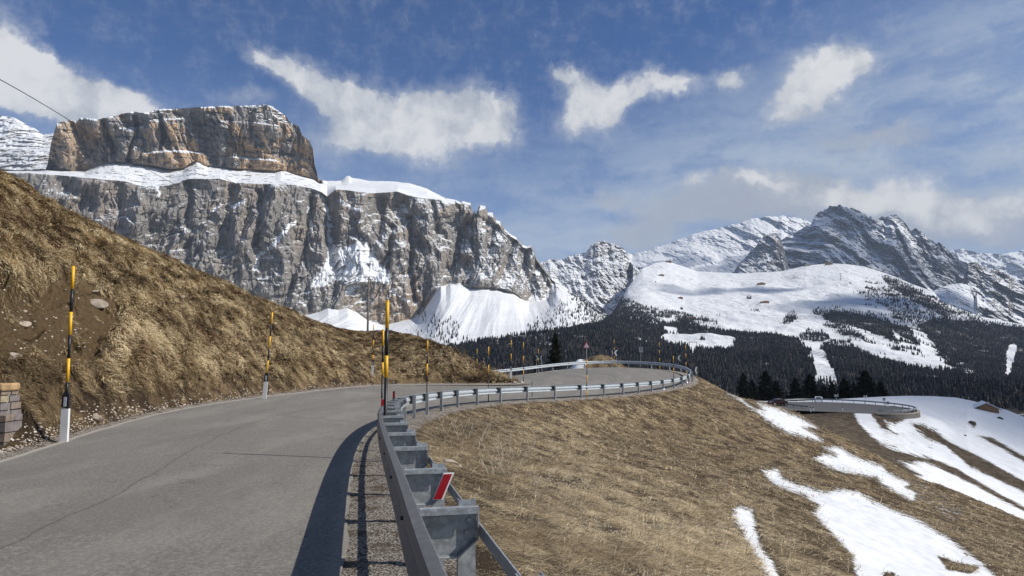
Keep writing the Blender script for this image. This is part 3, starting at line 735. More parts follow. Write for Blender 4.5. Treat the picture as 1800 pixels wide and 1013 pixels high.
# --- the great tiered massif on the left
sky_line = [(-200,262),(0,297),(40,300),(80,299),(84,286),(90,250),(100,216),(122,211),(135,214),(141,207),(170,209),(200,204),(235,196),(262,198),(270,193),(330,190),(380,187),(440,186),(465,184),(478,187),(490,196),
  (503,205),(510,216),(525,222),(531,238),(543,246),(550,262),(553,290),(557,303),(559,316),(575,319),(600,318),(608,311),(613,309),(618,313),(650,318),(690,319),(720,322),(750,332),(785,349),(802,352),(809,356),(813,354),(827,357),
  (829,368),(831,377),(834,369),(837,377),(841,364),(844,361),(853,363),(857,374),(866,374),(872,387),(880,390),(886,402),(896,411),(908,418),(919,431),(926,433),(933,431),(938,440),(943,454),(955,470),(970,488),(985,500),(1000,511),(1025,527),(1050,545),(1080,558),(1105,567),(1160,600),(1240,640)]
up_base = Z1([(-500,430),(150,436),(240,430),(330,436),(430,440),(500,410),(580,393),(680,402),(760,410),(860,430),(930,425),(1000,385),(1060,415),(1180,425),(1280,432),(1400,440),(1430,430),(1500,455),(1600,478)])+[(559,322),(575,325),(600,326),(650,326),(700,328),(750,337),(785,353),(800,356)]
up_base += [(x, y+2) for x, y in sky_line if x > 801]
low_top = Z1([(-500,445),(160,447),(450,470),(540,478),(640,490),(720,512),(860,510),(960,478),(1120,478),(1200,497),(1500,505),(1600,530)])+[(565,338),(575,346),(590,333),(634,337),(660,340),(698,337),(718,344),(750,349),(775,351),(785,356),(800,359)]
low_top += [(x, y+4) for x, y in sky_line if x > 801]
base = [(-200,560),(300,560),(500,560),(520,558),(544,553),(560,549),(577,542),(595,545),(611,542),(628,550),(644,562),(660,568),(674,572),(701,566),(735,558),(744,548),(752,535),(765,515),(775,503),(784,505),(792,500),(808,502),(825,508),(850,507),(879,510),(903,516),(917,526),(930,533),(950,530),(966,527),(972,517),(978,511),(990,512),(1000,515),(1025,531),(1050,549),(1080,562),(1105,571),(1160,604),(1240,644)]
def wd(line, d): return [(x, y, d(x) if callable(d) else d) for x, y in line]
dl = lambda x: float(np.interp(x, [-200, 0, 300, 580, 800, 1000, 1105, 1240], [1680, 1750, 1900, 2100, 2300, 2500, 2550, 2550]))
rows = [[(-200,700,900),(600,700,900),(900,690,900),(1100,690,1000),(1240,700,1000)],
        [(-200,620,1300),(500,620,1300),(600,618,1250),(700,615,1200),(830,622,1150),(900,606,1250),(960,590,1350),(1030,590,1400),(1105,600,1350),(1240,655,1200)],
        wd(base, dl), wd(low_top, lambda x: dl(x)+150), wd(up_base, lambda x: dl(x)+(300 if x < 560 else 300*max(0, (800-x)/240.) if x < 800 else 0)+160),
        wd(sky_line, lambda x: dl(x)+(420 if x < 560 else 480 if x < 785 else 200))]
seg = [20, 130, 230, 45, 130]
px, py, d, T = px_sheet(rows, -160, 1200, 1350, seg, True)
kk = np.exp(-.5*(np.arange(-24, 25)/9.)**2); kk /= kk.sum()
def smcol(A): Q = np.pad(A, ((0, 0), (24, 24)), 'edge'); return np.stack([np.convolve(r, kk, 'valid') for r in Q])
wq = np.clip((1.97-T)/.35, 0, 1); py = py*(1-wq)+smcol(py)*wq
X0 = (px-900)/FPX*d; Zm = (625-py)/FPX*d
cl = sstep(T, 1.97, 2.03)*(1-sstep(T, 2.97, 3.03))            # lower wall
cu = sstep(T, 3.97, 4.03)*(px < 565)                          # upper wall
wc = np.clip(cl+cu, 0, 1)
rim = (px > 800)*(T > 2.97)
warp = fbm(X0/160, Zm/190, 2.2, o=3)
def blocky(n, k, s):
    m_ = n*k; f_ = m_-np.floor(m_); return (np.floor(m_)+sstep(f_, .5-s, .5+s))/k
b1 = ridged(X0/130+.7*warp, Zm/620+.3*warp, .5, o=2)           # big buttresses
q1 = blocky(fbm(X0/120+.8*warp, Zm/300, 1.7, o=3), 7, .10); q2 = blocky(fbm(X0/48+.5*warp, Zm/95, 6.7, o=3), 6, .12); q3 = blocky(fbm(X0/17, Zm/30, 2.7, o=3), 5, .2)
b2 = ridged(X0/34+.8*warp, Zm/170, 4.5, o=3)
b3 = fbm(X0/11, Zm/38, 8.5, o=4)
ter = (Zm+14*fbm(X0/130, Zm/60, 1.1, o=2))/23.0; saw = ter-np.floor(ter)
ter2 = (Zm+6*fbm(X0/70, Zm/40, 3.1, o=2))/8.5; saw2 = ter2-np.floor(ter2)
env = np.sin(np.clip((T-2), 0, 1)*math.pi)**.5*cl+np.sin(np.clip((T-4), 0, 1)*math.pi)**.45*cu
right = sstep(px, 560, 640)
brk = sstep(fbm(X0/60, Zm/22, 7.1, o=3), -.05, .25)
carve = (-68*(b1-.45)*(.6+.7*right)-120*q1-52*q2-15*q3-16*(b2-.5)-9*b3)*wc*(.35+.65*env)
carve += wc*brk*(13*saw**2*cu+5*saw2*cu+cl*5*saw**2)
for Lx, hh, mk in (([(250,271),(262,268),(300,265),(330,266),(355,270),(372,281)], 26, (px > 250)&(px < 372)), ([(360,281),(405,276),(440,279),(484,282),(500,290)], 20, (px >= 372)&(px < 500)), ([(150,232),(205,226),(250,224),(275,228)], 16, (px > 190)&(px < 262)), ([(380,212),(430,214),(500,222)], 14, (px > 385)&(px < 490)), ([(262,212),(330,208),(380,214)], 12, (px > 262)&(px < 350))):
    carve -= cu*mk*hh*sstep(py+2.0*fbm(X0/16, Zm/16, 2.0, o=3)-np.interp(px, [q[0] for q in Lx], [q[1] for q in Lx]), -1.6, 1.6)
gul = [([(573,345),(577,380),(580,430),(588,470)], 8, 60), ([(720,385),(722,430),(722,480),(728,530)], 5, 45), ([(818,395),(806,430),(792,470),(788,500)], 12, 70), ([(668,345),(672,400),(655,440)], 9, 45),
       ([(590,345),(588,390),(590,420)], 9, 40), ([(282,205),(286,240),(282,262)], 4, 35), ([(240,208),(240,235),(228,262),(225,285)], 5, 45), ([(183,215),(190,240),(200,270)], 6, 60), ([(128,222),(140,245),(155,275)], 5, 40),
       ([(405,210),(408,240),(415,265)], 3.5, 22), ([(440,215),(440,250)], 3, 18), ([(330,320),(333,360),(330,400)], 8, 30), ([(455,340),(458,380),(448,430)], 7, 45), ([(210,330),(215,420)], 10, 25), ([(120,330),(150,350),(120,370)], 20, 50),
       ([(905,425),(895,450),(880,490)], 7, 45), ([(868,400),(860,430),(850,480)], 7, 40), ([(945,465),(930,500),(935,520)], 6, 30), ([(690,400),(685,440),(680,470)], 7, 45), ([(545,350),(540,420),(520,470),(505,520)], 7, 35), ([(760,360),(770,410)], 5, 30)]
for line, wpx, dep in gul:
    q = sline(px+4*fbm(X0/50, Zm/50, 6.6, o=3), py, line); carve = carve+dep*np.exp(-(q/wpx)**2)*wc
soft = (1-wc)
rib = ridged(X0/60+.25*warp, Zm/600, 3.3, o=3)
apr = sstep(T, .9, 1.2)*(1-sstep(T, 1.9, 2.05))
carve += apr*(-42*(rib-.5)*np.sin(np.clip(T-1, 0, 1)*math.pi)-14*fbm(X0/26, Zm/70, 2.0, o=5))
carve += soft*(T > 2.5)*np.where(px > 560, .25, 1)*(30*fbm(X0/60, Zm/22, 4.0, o=4)+9*ridged(X0/26, Zm/14, 4.0, o=3))
G = to_world(px, py, d+carve)
top = sstep(T, 4.9, 5)
G[..., 2] += top*(3.0*fbm(X0/18, 0*X0, 5.5, o=4))+wc*0
G = add_back(G, 8, 900, 260)
massif = Sheet(G); n0 = px.shape[0]
def padb(a, v=None):
    return np.concatenate([a, np.repeat(a[-1:] if v is None else np.full_like(a[-1:], v), 8, axis=0)])
sn = np.where(wc > .5, -.07, .9); sn = np.where(rim > 0, .12, sn)
sn += cl*right*.15+cl*sstep(px, 800, 860)*.14+cu*.05*sstep(py, 235, 200)*1
for poly, v in [([(556,488),(575,460),(580,432),(600,440),(625,428),(650,426),(655,440),(662,458),(690,495),(668,497),(655,492),(640,498),(612,518),(606,495),(585,492),(575,500),(550,505)], 1.15),
                ([(540,500),(575,505),(560,560),(530,560)], .12), ([(600,500),(640,520),(690,510),(700,540),(640,545)], .14), ([(700,360),(790,370),(780,410),(740,400)], .16), ([(820,400),(900,410),(930,450),(900,500),(850,480)], .15),
                ([(480,185),(520,230),(440,215)], .1)]:
    s = sdf(px+6*fbm(X0/30, Zm/30, o=3), py, poly); sn = np.where(wc > .5, np.maximum(sn, -.1+(v+.1)*sstep(s, -7, 4)), sn)
for line, wpx, v in [([(556,335),(568,345),(577,380),(580,425)], 4, .9), ([(540,365),(548,395),(543,420)], 5, .6), ([(448,472),(455,450),(475,436),(492,418),(505,400),(520,391)], 4.5, .75), ([(373,371),(392,356),(410,364),(428,354)], 3.5, .6),
                     ([(688,508),(703,523),(718,530)], 4, .9), ([(275,320),(280,345)], 4, .5), ([(426,466),(470,452),(510,460)], 3, .4), ([(712,370),(722,378),(716,392)], 4, .6), ([(655,440),(640,470),(625,500)], 3, .5), ([(800,400),(812,380)], 4, .5),
                     ([(452,490),(470,490)], 2.5, .6), ([(596,352),(612,362),(628,372)], 4, .6), ([(270,268),(300,265),(350,269)], 2.2, .8), ([(405,276),(440,279),(484,281)], 1.8, .7), ([(202,225),(230,228),(250,224)], 2, .5), ([(900,440),(920,470),(900,500)], 3, .4)]:
    q = sline(px+5*fbm(X0/25, Zm/25, 3.3, o=3), py, line); sn = np.where(wc > .5, np.maximum(sn, -.1+(v+.1)*sstep(-q, -wpx*1.3, -wpx*.4)), sn)
capd = py-np.interp(px, [q[0] for q in sky_line], [q[1] for q in sky_line]); sn = np.where((cu > .5) & (px > 125) & (px < 520), np.maximum(sn, -.1+.9*sstep(-capd, -(4.5+5*fbm(X0/20, 0*X0, 2.2, o=3)), -1.0)), sn)
lg = sstep(fbm(X0/150, Zm/9.0, 4.2, o=3), .10, .24)*sstep(fbm(X0/45, Zm/20, 1.2, o=2), -.1, .15); sn = sn+wc*lg*(.30*cu+.22*cl)
# rocks poking out of the ledge and the apron
sn = np.where((T > 3) & (T < 4) & (px < 560), .30+1.7*fbm(X0/24, Zm/9, o=4), sn); sn = np.where((T < 2) & (wc < .5), .62+1.3*fbm(X0/15, Zm/10, 1.0, o=4), sn)
fo = np.full(px.shape, -1.0)
frs = [([(760,540),(800,575),(805,612),(760,612),(745,590),(690,590),(700,575),(745,578)], -.25), ([(755,570),(790,555),(812,580),(800,612),(775,605)], .05), ([(905,612),(930,570),(985,530),(1030,520),(1110,560),(1250,650),(1100,700),(880,640)], -.12), ([(1000,512),(1110,566),(1240,640),(1100,640),(1040,570)], .45), ([(780,590),(900,600),(900,640),(780,640)], -.1), ([(740,548),(760,545),(742,580),(735,565)], -.2)]
for poly, v in frs:
    s = sdf(px+10*fbm(X0/40, Zm/40, 4.4, o=3), py, poly); fo = np.maximum(fo, np.where(s > -12, v-.8*(1-sstep(s, -10, 8)), -1))
massif.at['warm'] = padb(1.3*cu*sstep(px, 150, 350)+.7*cu-.60*cl+.6*cl*np.exp(-((px-700)/90.)**2)*sstep(py, 470, 540)+.7*cl*np.exp(-((px-790)/22.)**2)*(py < 420)); massif.at['snow'] = padb(sn, .9); massif.at['forest'] = padb(fo, -1)
o = massif.build('cliff_massif', M['cliff'], smooth=False); tag(o, 'tiered rock massif with snow ledges and a snow apron at its foot', None, None, 'structure')

# --- the snowy summit behind it at the far left
rows = [[(-250,345,3300),(200,345,3300)], [(-250,300,3450),(200,296,3450)], [(-250,262,3700),(100,262,3700),(200,262,3700)], [(-250,190,4000),(-60,205,4000),(0,203,4000),(25,207,4000),(40,215,4000),(50,222,4000),(62,226,4000),(75,237,4000),(100,234,4000),(160,240,4000),(200,250,4000)]]
px, py, d, T = px_sheet(rows, -240, 190, 430, [40, 70, 70], True)
X0 = (px-900)/FPX*d; Zm = (625-py)/FPX*d
saw = (Zm+20*fbm(X0/200, Zm/90, o=2))/34; saw -= np.floor(saw)
G = to_world(px, py, d-90*blocky(fbm(X0/170, Zm/160, o=4), 5, .2)+70*fbm(X0/300, Zm/45, 2.2, o=4)*(py > 240)-30*fbm(X0/40, Zm/30, 1.1, o=3))
G = add_back(G, 4, 900, 300); q = Sheet(G); q.at['snow'] = np.concatenate([np.where(py < 262, .40, .06)+.25*fbm(X0/90, Zm/30, 5.5, o=3), np.full((4, 430), .5)]); q.at['forest'] = q.at['snow']*0-1
o = q.build('snowy_ridge', M['cliff'], smooth=False); tag(o, 'banded snowy ridge behind the massif at the far left', None, None, 'structure')

def mountain(name, sky, base, dtop, dbase, x0, x1, nc, nr, A, s, mat, label, snow=0.0, extra=None, mid=None, back=1500, jag=1.0):
    rows = [wd(base, dbase)]+([wd(mid[0], mid[1])] if mid else [])+[wd(sky, dtop)]
    px, py, d, T = px_sheet(rows, x0, x1, nc, [nr]*(len(rows)-1), True)
    X0 = (px-900)/FPX*d; Zm = (625-py)/FPX*d; tm = T/(len(rows)-1)
    wv = fbm(X0/(3*s), Zm/(3*s), 7.7, o=3)
    c = -A*(ridged(X0/s+1.0*wv+Zm/(2.6*s), Zm/(2.4*s)+.8*wv, .3, o=5, g=.55)-.45)*np.sin(np.clip(tm, 0, 1)*math.pi*.86+.14)**.6
    c += -A*.5*blocky(fbm(X0/(.34*s), Zm/(.30*s), 2.7, o=4), 6, .15)-A*.15*fbm(X0/(.1*s), Zm/(.1*s), 2.7, o=3)
    G = to_world(px, py, d+c)
    G[..., 2] += sstep(tm, .9, 1)*jag*A*.10*fbm(X0/(.16*s), 0*X0, 3.1, o=4)
    G = add_back(G, 5, back, back*.45); q = Sheet(G)
    sn = np.full(px.shape, snow)
    if extra is not None: sn = sn+extra(px, py, X0, Zm)
    q.at['snow'] = np.concatenate([sn, np.repeat(sn[-1:], 5, 0)]); q.at['forest'] = q.at['snow']*0-1
    o = q.build(name, mat, smooth=False); tag(o, label, None, None, 'structure'); return q
def polysnow(lst):
    def f(px, py, X0, Zm):
        r = np.zeros(px.shape)
        for poly, v, w_ in lst: r += v*sstep(sdf(px+w_*fbm(px/18, py/18, o=3), py, poly), -w_, w_*.6)
        return r
    return f
# far pale ridge at the very right
mountain('distant_ridge', [(1560,480),(1640,450),(1690,437),(1720,445),(1760,447),(1800,440),(2000,430)], [(1560,560),(2000,560)], 11000, 9500, 1560, 2000, 220, 60, 260, 700, M['farrock'], 'distant pale snowy ridge at the far right', .25)
# glacier mountain
mountain('glacier_mountain', Z3([(600,380),(690,352),(715,362),(750,350),(800,340),(850,322),(890,310),(930,298),(960,285),(1000,272),(1060,248),(1150,222),(1230,208),(1300,188),(1370,172),(1420,150),(1460,145),(1520,138),(1580,140),(1600,128)])+[(1385,383),(1400,382),(1414,386),(1440,400),(1500,420)],
   [(1070,520),(1500,520)], 8200, 6200, 1075, 1490, 420, 150, 230, 700, M['farrock'], 'broad glacier mountain below the clouds', .27,
   polysnow([(Z3([(850,330),(1100,300),(1300,300),(1250,420),(1000,420),(800,400)]), .5, 8), (Z3([(1250,200),(1330,330),(1230,470),(1180,440),(1300,300)]), -.2, 8), (Z3([(690,350),(800,360),(780,440),(700,400)]), -.35, 8), ([(1350,385),(1385,400),(1400,410),(1375,415)], .3, 4)]))
# right peaks
mountain('twin_peaks', [(1340,440)]+Z4([(200,232),(260,200),(310,172),(350,150),(375,110),(400,92),(440,66),(470,60),(500,59),(525,66),(540,78),(560,72),(590,88),(620,97),(650,116),(640,122),(655,128),(690,120),(705,112),(722,122),(740,108),(757,100),(775,104),(790,118),(800,130),(830,155),(850,182),(870,176),(900,190),(925,215),(950,232),(975,250),(985,240),(1010,256),(1040,285),(1080,310),(1085,325),(1120,340),(1150,348)])+[(1721,470),(1740,476),(1790,500),(1900,560)],
   [(1340,530),(1900,620)], lambda x: 6200 if x < 1720 else 6000, 4700, 1345, 1850, 640, 230, 420, 430, M['farrock'], 'twin grey rock peaks streaked with snow', .09,
   polysnow([(Z4([(520,200),(640,120),(650,150),(560,240),(500,270)]), .50, 6), (Z4([(430,260),(560,230),(640,180),(690,150),(730,180),(640,300),(520,340),(350,330)]), .22, 9), (Z4([(700,160),(820,150),(840,190),(760,300),(700,260)]), .18, 8), (Z4([(640,240),(700,250),(720,280),(680,330),(640,280)]), .55, 5), (Z4([(850,180),(910,200),(840,280),(820,260)]), .25, 5), (Z4([(980,250),(1040,290),(1060,330),(1000,320)]), .2, 5),
             (Z4([(360,150),(540,80),(560,130),(420,210),(350,200)]), -.06, 8), (Z4([(960,380),(1100,340),(1140,440),(980,480)]), -.15, 8)]))
# a darker spur to the right of the twin peaks
mountain('right_spur', [(1640,560),(1690,500),(1700,470)]+Z4([(1130,345),(1165,338),(1200,360),(1225,372),(1250,368),(1275,380),(1300,392),(1330,400),(1360,432),(1407,428)])+[(1830,500),(1900,520),(2000,540)],
   [(1640,640),(2000,680)], 4300, 3400, 1650, 1990, 380, 170, 220, 330, M['peak'], 'shaded rock spur with a snow couloir at the far right', -.12,
   polysnow([(Z4([(1130,560),(1180,500),(1230,500),(1240,560),(1190,605)]), .6, 6), (Z4([(970,480),(1060,440),(1160,455),(1180,490),(1080,545),(990,520)]), .6, 6), (Z4([(1365,560),(1395,560),(1400,640),(1385,640)]), .5, 4)]))
mountain('snow_dome_shoulder', Z4([(900,560),(940,490),(1000,465),(1040,450),(1090,445),(1140,455),(1170,475),(1165,510),(1180,580)]), Z4([(880,600),(1200,600)]), 3900, 3500, 1625, 1719, 90, 70, 60, 200, M['farrock'], 'small snowy shoulder below the twin peaks', .35)
# dark horn in front of the glacier
mountain('rock_horn', [(1270,486),(1290,478),(1300,462),(1308,455),(1316,446),(1321,440),(1328,434),(1334,424),(1343,415),(1352,413),(1358,410),(1366,411),(1372,420),(1376,430),(1380,445),(1383,458),(1386,475),(1392,486)], [(1270,505),(1392,505)], 5100, 4700, 1272, 1391, 180, 130, 120, 190, M['farrock'], 'dark rock horn standing before the glacier', -.08,
   polysnow([([(1325,470),(1350,445),(1358,452),(1345,470)], .3, 3), ([(1373,440),(1381,455),(1384,475),(1378,474)], .35, 3), ([(1350,420),(1356,440),(1348,438)], .2, 3)]))
# snowy crag in the middle
mountain('snowy_crag', [(930,500),(940,470),(949,461),(960,459),(968,455),(975,457),(983,458),(992,455),(1004,449),(1018,447),(1030,444),(1035,438),(1039,431),(1044,430),(1051,423),(1056,426),(1060,423),(1066,425),(1071,429),(1075,427),(1084,430),(1090,436),(1095,434),(1099,442),(1104,452),(1108,460),(1113,467),(1125,470),(1135,476),(1145,485),(1152,500),(1170,520),(1200,545)],
   [(930,600),(1200,610)], lambda x: 3700 if x < 1110 else 3500, 2700, 935, 1195, 420, 150, 75, 95, M['peak'], 'rugged snow covered crag in the middle distance', .18,
   polysnow([([(1036,445),(1050,425),(1095,435),(1100,450),(1070,445),(1055,455)], -.22, 5), ([(1035,475),(1060,470),(1105,470),(1100,510),(1040,505)], -.17, 8), (Z3([(740,490),(800,470),(845,545),(800,550)]), -.3, 5), ([(960,485),(1020,520),(1060,540),(1000,530)], .3, 8), ([(985,470),(1030,450),(1035,470),(1000,490)], .12, 6)]),
   mid=([(930,540),(1200,550)], 3150), back=900)

# --- valley woods and ski slopes
cols = {600: [(800,330),(700,600),(655,800),(632,1000),(624,1150),(660,1500),(660,2000),(660,2600)],
 830: [(800,330),(700,600),(655,800),(630,1000),(616,1150),(650,1500),(650,2000),(650,2600)],
 900: [(800,330),(700,600),(650,800),(615,1000),(602,1150),(640,1500),(640,2000),(640,2600)],
 960: [(800,330),(700,600),(648,820),(608,1000),(590,1150),(620,1500),(620,2000),(620,2600)],
 1030: [(800,330),(700,610),(646,850),(600,1080),(574,1300),(582,1600),(586,2100),(592,2700)],
 1075: [(800,330),(700,615),(646,880),(603,1180),(572,1480),(566,1800),(562,2200),(556,2600)],
 1104: [(800,330),(700,620),(645,900),(605,1250),(570,1600),(551,2050),(530,2450),(505,2950)],
 1130: [(800,330),(700,630),(645,920),(605,1300),(573,1700),(549,2150),(512,2700),(472,3250)],
 1152: [(800,330),(700,640),(645,930),(605,1330),(574,1750),(547,2200),(505,2800),(462,3400)],
 1175: [(800,330),(700,640),(645,930),(605,1330),(574,1780),(547,2250),(505,2850),(460,3450)],
 1226: [(800,330),(700,650),(645,950),(605,1380),(575,1900),(545,2400),(510,2900),(477,3400)],
 1300: [(800,330),(700,650),(648,950),(608,1380),(578,1900),(545,2400),(510,2900),(481,3350)],
 1374: [(800,330),(700,650),(650,950),(612,1380),(580,1900),(545,2400),(508,2900),(477,3300)],
 1417: [(800,330),(700,650),(650,950),(615,1400),(583,1900),(545,2400),(505,2850),(467,3300)],
 1460: [(800,330),(700,650),(650,950),(616,1400),(585,1900),(545,2400),(503,2850),(463,3300)],
 1492: [(800,330),(700,650),(653,950),(618,1380),(586,1850),(548,2350),(505,2800),(465,3250)],
 1520: [(800,330),(700,650),(656,950),(621,1370),(588,1820),(550,2320),(510,2780),(469,3200)],
 1570: [(800,330),(700,650),(660,950),(627,1350),(592,1780),(560,2250),(522,2650),(485,3050)],
 1602: [(800,330),(700,650),(664,950),(634,1320),(600,1730),(568,2150),(534,2500),(499,2900)],
 1641: [(800,330),(700,650),(668,950),(642,1300),(612,1700),(582,2080),(548,2400),(513,2750)],
 1655: [(800,330),(700,650),(670,950),(645,1300),(616,1700),(587,2080),(560,2380),(531,2700)],
 1691: [(800,330),(700,650),(673,950),(648,1300),(621,1700),(595,2080),(572,2350),(545,2640)],
 1726: [(800,330),(700,650),(676,950),(650,1300),(625,1700),(602,2060),(581,2330),(557,2600)],
 1800: [(800,330),(700,650),(682,950),(660,1300),(636,1700),(615,2000),(596,2250),(571,2500)],
 2000: [(800,330),(700,650),(690,950),(672,1300),(652,1700),(635,2000),(618,2250),(598,2500)]}
rows = [[(x, *cols[x][k]) for x in cols] for k in range(8)]
px, py, d, T = px_sheet(rows, 600, 1990, 1150, [14, 40, 60, 60, 60, 60, 70])
X0 = (px-900)/FPX*d; Zm = (625-py)/FPX*d
kk = np.exp(-.5*(np.arange(-40, 41)/16.)**2); kk /= kk.sum()
def smc(A, upto): 
    Q = np.pad(A, ((0, 0), (40, 40)), 'edge'); B_ = np.stack([np.convolve(r, kk, 'valid') for r in Q]); w_ = np.clip((7-T)/1.2, 0, 1); return A*(1-w_)+B_*w_
d = smc(d, 0); py = smc(py, 0)
amp = np.sin(np.clip(T/7, 0, 1)*math.pi)**.5*sstep(T, 0, 1)
d2 = d*(1+amp*(.025*fbm(X0/260, d/260, o=4)+.006*fbm(X0/50, d/50, o=3)))
G = to_world(px, py, d2); G[..., 2] += amp*(24*fbm(X0/190, d/300, 1.0, o=4)+4.5*fbm(X0/45, d/70, 4.0, o=4))*sstep(7-T, 0, .5)
G = add_back(G, 6, 700, 190); valley = Sheet(G)
FQ = [(820,602),(860,606),(900,600),(930,590),(960,577),(985,563),(1010,552),(1035,545),(1055,548),(1075,556),(1100,552),(1120,560),(1150,566),(1170,568),(1190,560),(1206,552),(1218,570),(1240,573),(1262,576),(1300,581),(1353,585),(1380,590),(1403,596),(1421,614),(1428,632),(1434,650),(1432,668),(1470,670),(1462,650),(1456,634),(1440,615),(1448,606),(1463,603),(1499,606),(1531,621),(1570,628),(1606,635),(1655,643),(1665,625),(1640,610),(1620,585),(1608,570),(1640,556),(1700,560),(2000,600),(2000,820),(600,820),(600,640)]
bands = [([(1440,548),(1462,543),(1490,545),(1530,552),(1575,566),(1600,580),(1618,606),(1600,612),(1555,596),(1520,585),(1490,577),(1463,573),(1448,560)], .5), ([(1402,588),(1420,580),(1445,584),(1462,600),(1435,606),(1412,600)], .35), ([(1446,566),(1480,574),(1520,590),(1522,602),(1478,592),(1448,578)], .3),
  ([(1372,572),(1380,552),(1398,547),(1400,560),(1390,572)], .4), ([(1500,515),(1540,505),(1600,500),(1640,520),(1725,558),(1760,570),(1700,600),(1655,595),(1620,580),(1590,570),(1570,560),(1550,540)], .2), ([(1545,482),(1570,488),(1625,512),(1655,535),(1700,550),(1660,560),(1600,530),(1560,505)], .45), ([(1425,543),(1450,540),(1450,555),(1430,556)], .2),
  ([(1310,545),(1340,545),(1340,555),(1315,553)], -.05), ([(1130,555),(1185,545),(1215,552),(1262,562),(1262,572),(1200,568),(1140,566)], .2), ([(1050,520),(1075,512),(1110,530),(1160,545),(1140,565),(1060,560)], .3)]
clear = [Z3([(868,850),(920,838),(985,828),(1100,833),(1220,842),(1322,860),(1312,885),(1240,898),(1180,903),(1100,893),(1000,885),(930,878)]), Z3([(1035,895),(1110,890),(1075,945)]), [(1396,597),(1420,596),(1440,604),(1440,618),(1455,632),(1460,645),(1452,652),(1462,668),(1436,664),(1437,648),(1444,634),(1432,625),(1420,612)],
   [(1540,612),(1610,632),(1655,641),(1690,650),(1650,650),(1600,641),(1530,622),(1500,608),(1520,606)], [(1570,586),(1600,600),(1625,618),(1668,640),(1650,642),(1600,616),(1575,600)], [(1770,620),(1782,600),(1788,612),(1775,660),(1768,662)], [(1700,650),(1728,656),(1720,662),(1695,656)], Z3([(905,790),(975,795),(985,830),(900,815)]), Z3([(905,745),(960,740),(960,755),(910,758)])]
sx = px+7*fbm(X0/45, d/60, 3.3, o=3); sy = py+3*fbm(X0/40, d/50, 6.3, o=3)
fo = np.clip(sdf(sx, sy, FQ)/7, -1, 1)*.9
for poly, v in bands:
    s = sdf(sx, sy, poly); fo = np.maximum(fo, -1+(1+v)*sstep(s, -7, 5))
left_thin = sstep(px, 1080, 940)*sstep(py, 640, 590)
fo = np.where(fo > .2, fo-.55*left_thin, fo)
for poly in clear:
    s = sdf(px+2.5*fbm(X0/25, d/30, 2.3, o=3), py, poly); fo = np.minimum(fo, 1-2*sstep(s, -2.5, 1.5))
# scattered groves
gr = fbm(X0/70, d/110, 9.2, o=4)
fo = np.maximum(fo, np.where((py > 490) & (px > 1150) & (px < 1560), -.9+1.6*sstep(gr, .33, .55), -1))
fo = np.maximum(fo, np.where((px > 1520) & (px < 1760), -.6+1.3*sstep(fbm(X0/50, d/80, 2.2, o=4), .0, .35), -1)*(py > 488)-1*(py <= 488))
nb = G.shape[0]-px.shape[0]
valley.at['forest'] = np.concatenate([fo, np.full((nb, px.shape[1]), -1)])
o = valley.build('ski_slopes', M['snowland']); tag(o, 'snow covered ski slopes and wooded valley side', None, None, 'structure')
val_bvh = valley.bvh(3)

# woods: tapering conifer crowns scattered over the wooded ground
def wood(name, sheet, n, w, seed, hmin, hmax, label, kind='stuff', sides=6):
    p, nr, r_, c_ = sheet.scatter(n, w, seed); R = np.random.RandomState(seed+9)
    H = (hmin+(hmax-hmin)*R.rand(n)**1.6); W_ = H*(.13+.08*R.rand(n))
    rings = [(.06, .55), (.12, 1.0), (.42, .62), (.40, .80), (.70, .34), (.68, .50), (1.0, 0.0)]
    V = []; ang0 = R.rand(n)*6.28
    for (z, rr) in rings[:-1]:
        for k in range(sides):
            a = ang0+k*2*math.pi/sides; jit = .65+.7*R.rand(n)
            V.append(np.stack([p[:, 0]+np.cos(a)*W_*rr*jit, p[:, 1]+np.sin(a)*W_*rr*jit, p[:, 2]+H*(z+.05*R.normal(size=n))], -1))
    V.append(np.stack([p[:, 0]+.03*H*R.normal(size=n), p[:, 1], p[:, 2]+H], -1))
    nv = len(V); V = np.stack(V, 1).reshape(-1, 3); fq = []; ft = []
    for i in range(len(rings)-2):
        for k in range(sides): fq.append((i*sides+k, i*sides+(k+1) % sides, (i+1)*sides+(k+1) % sides, (i+1)*sides+k))
    i = len(rings)-2
    for k in range(sides): ft.append((i*sides+k, i*sides+(k+1) % sides, nv-1))
    b = (np.arange(n)*nv)[:, None, None]
    Fq = (b+np.array(fq)[None]).reshape(-1, 4); Ft = (b+np.array(ft)[None]).reshape(-1, 3)
    tint = np.repeat(np.clip(.50+.34*R.normal(size=n)+.5*fbm(p[:, 0]/90, p[:, 1]/90, 0, o=2), 0, 1), nv)
    me = raw_mesh(name, V, [Fq, Ft], M['woods'], {'tint': tint}, smooth=False)
    o = link(name, me); tag(o, label, 'forest', None, kind); return o
gap = fbm(valley.G[..., 0]/26, valley.G[..., 1]/40, 3.0, o=3); fo2 = valley.at['forest']; dd = np.linalg.norm(valley.G, axis=2)
w = sstep(fo2, -.35, .55)*(.22+.78*sstep(gap, -.28, .05))*np.clip(1000/dd, .25, 1.3)**.6*((valley.px > 780) & (valley.px < 1880) & (valley.py < 725))
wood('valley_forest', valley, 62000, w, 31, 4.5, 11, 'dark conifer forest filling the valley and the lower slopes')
fo3 = massif.at['forest']
w = sstep(fo3, -.5, .3)*((massif.px > 640) & (massif.px < 1180) & (massif.py > 500))
wood('apron_forest', massif, 2800, w, 41, 5, 12, 'thin dark wood climbing the foot of the snow apron')
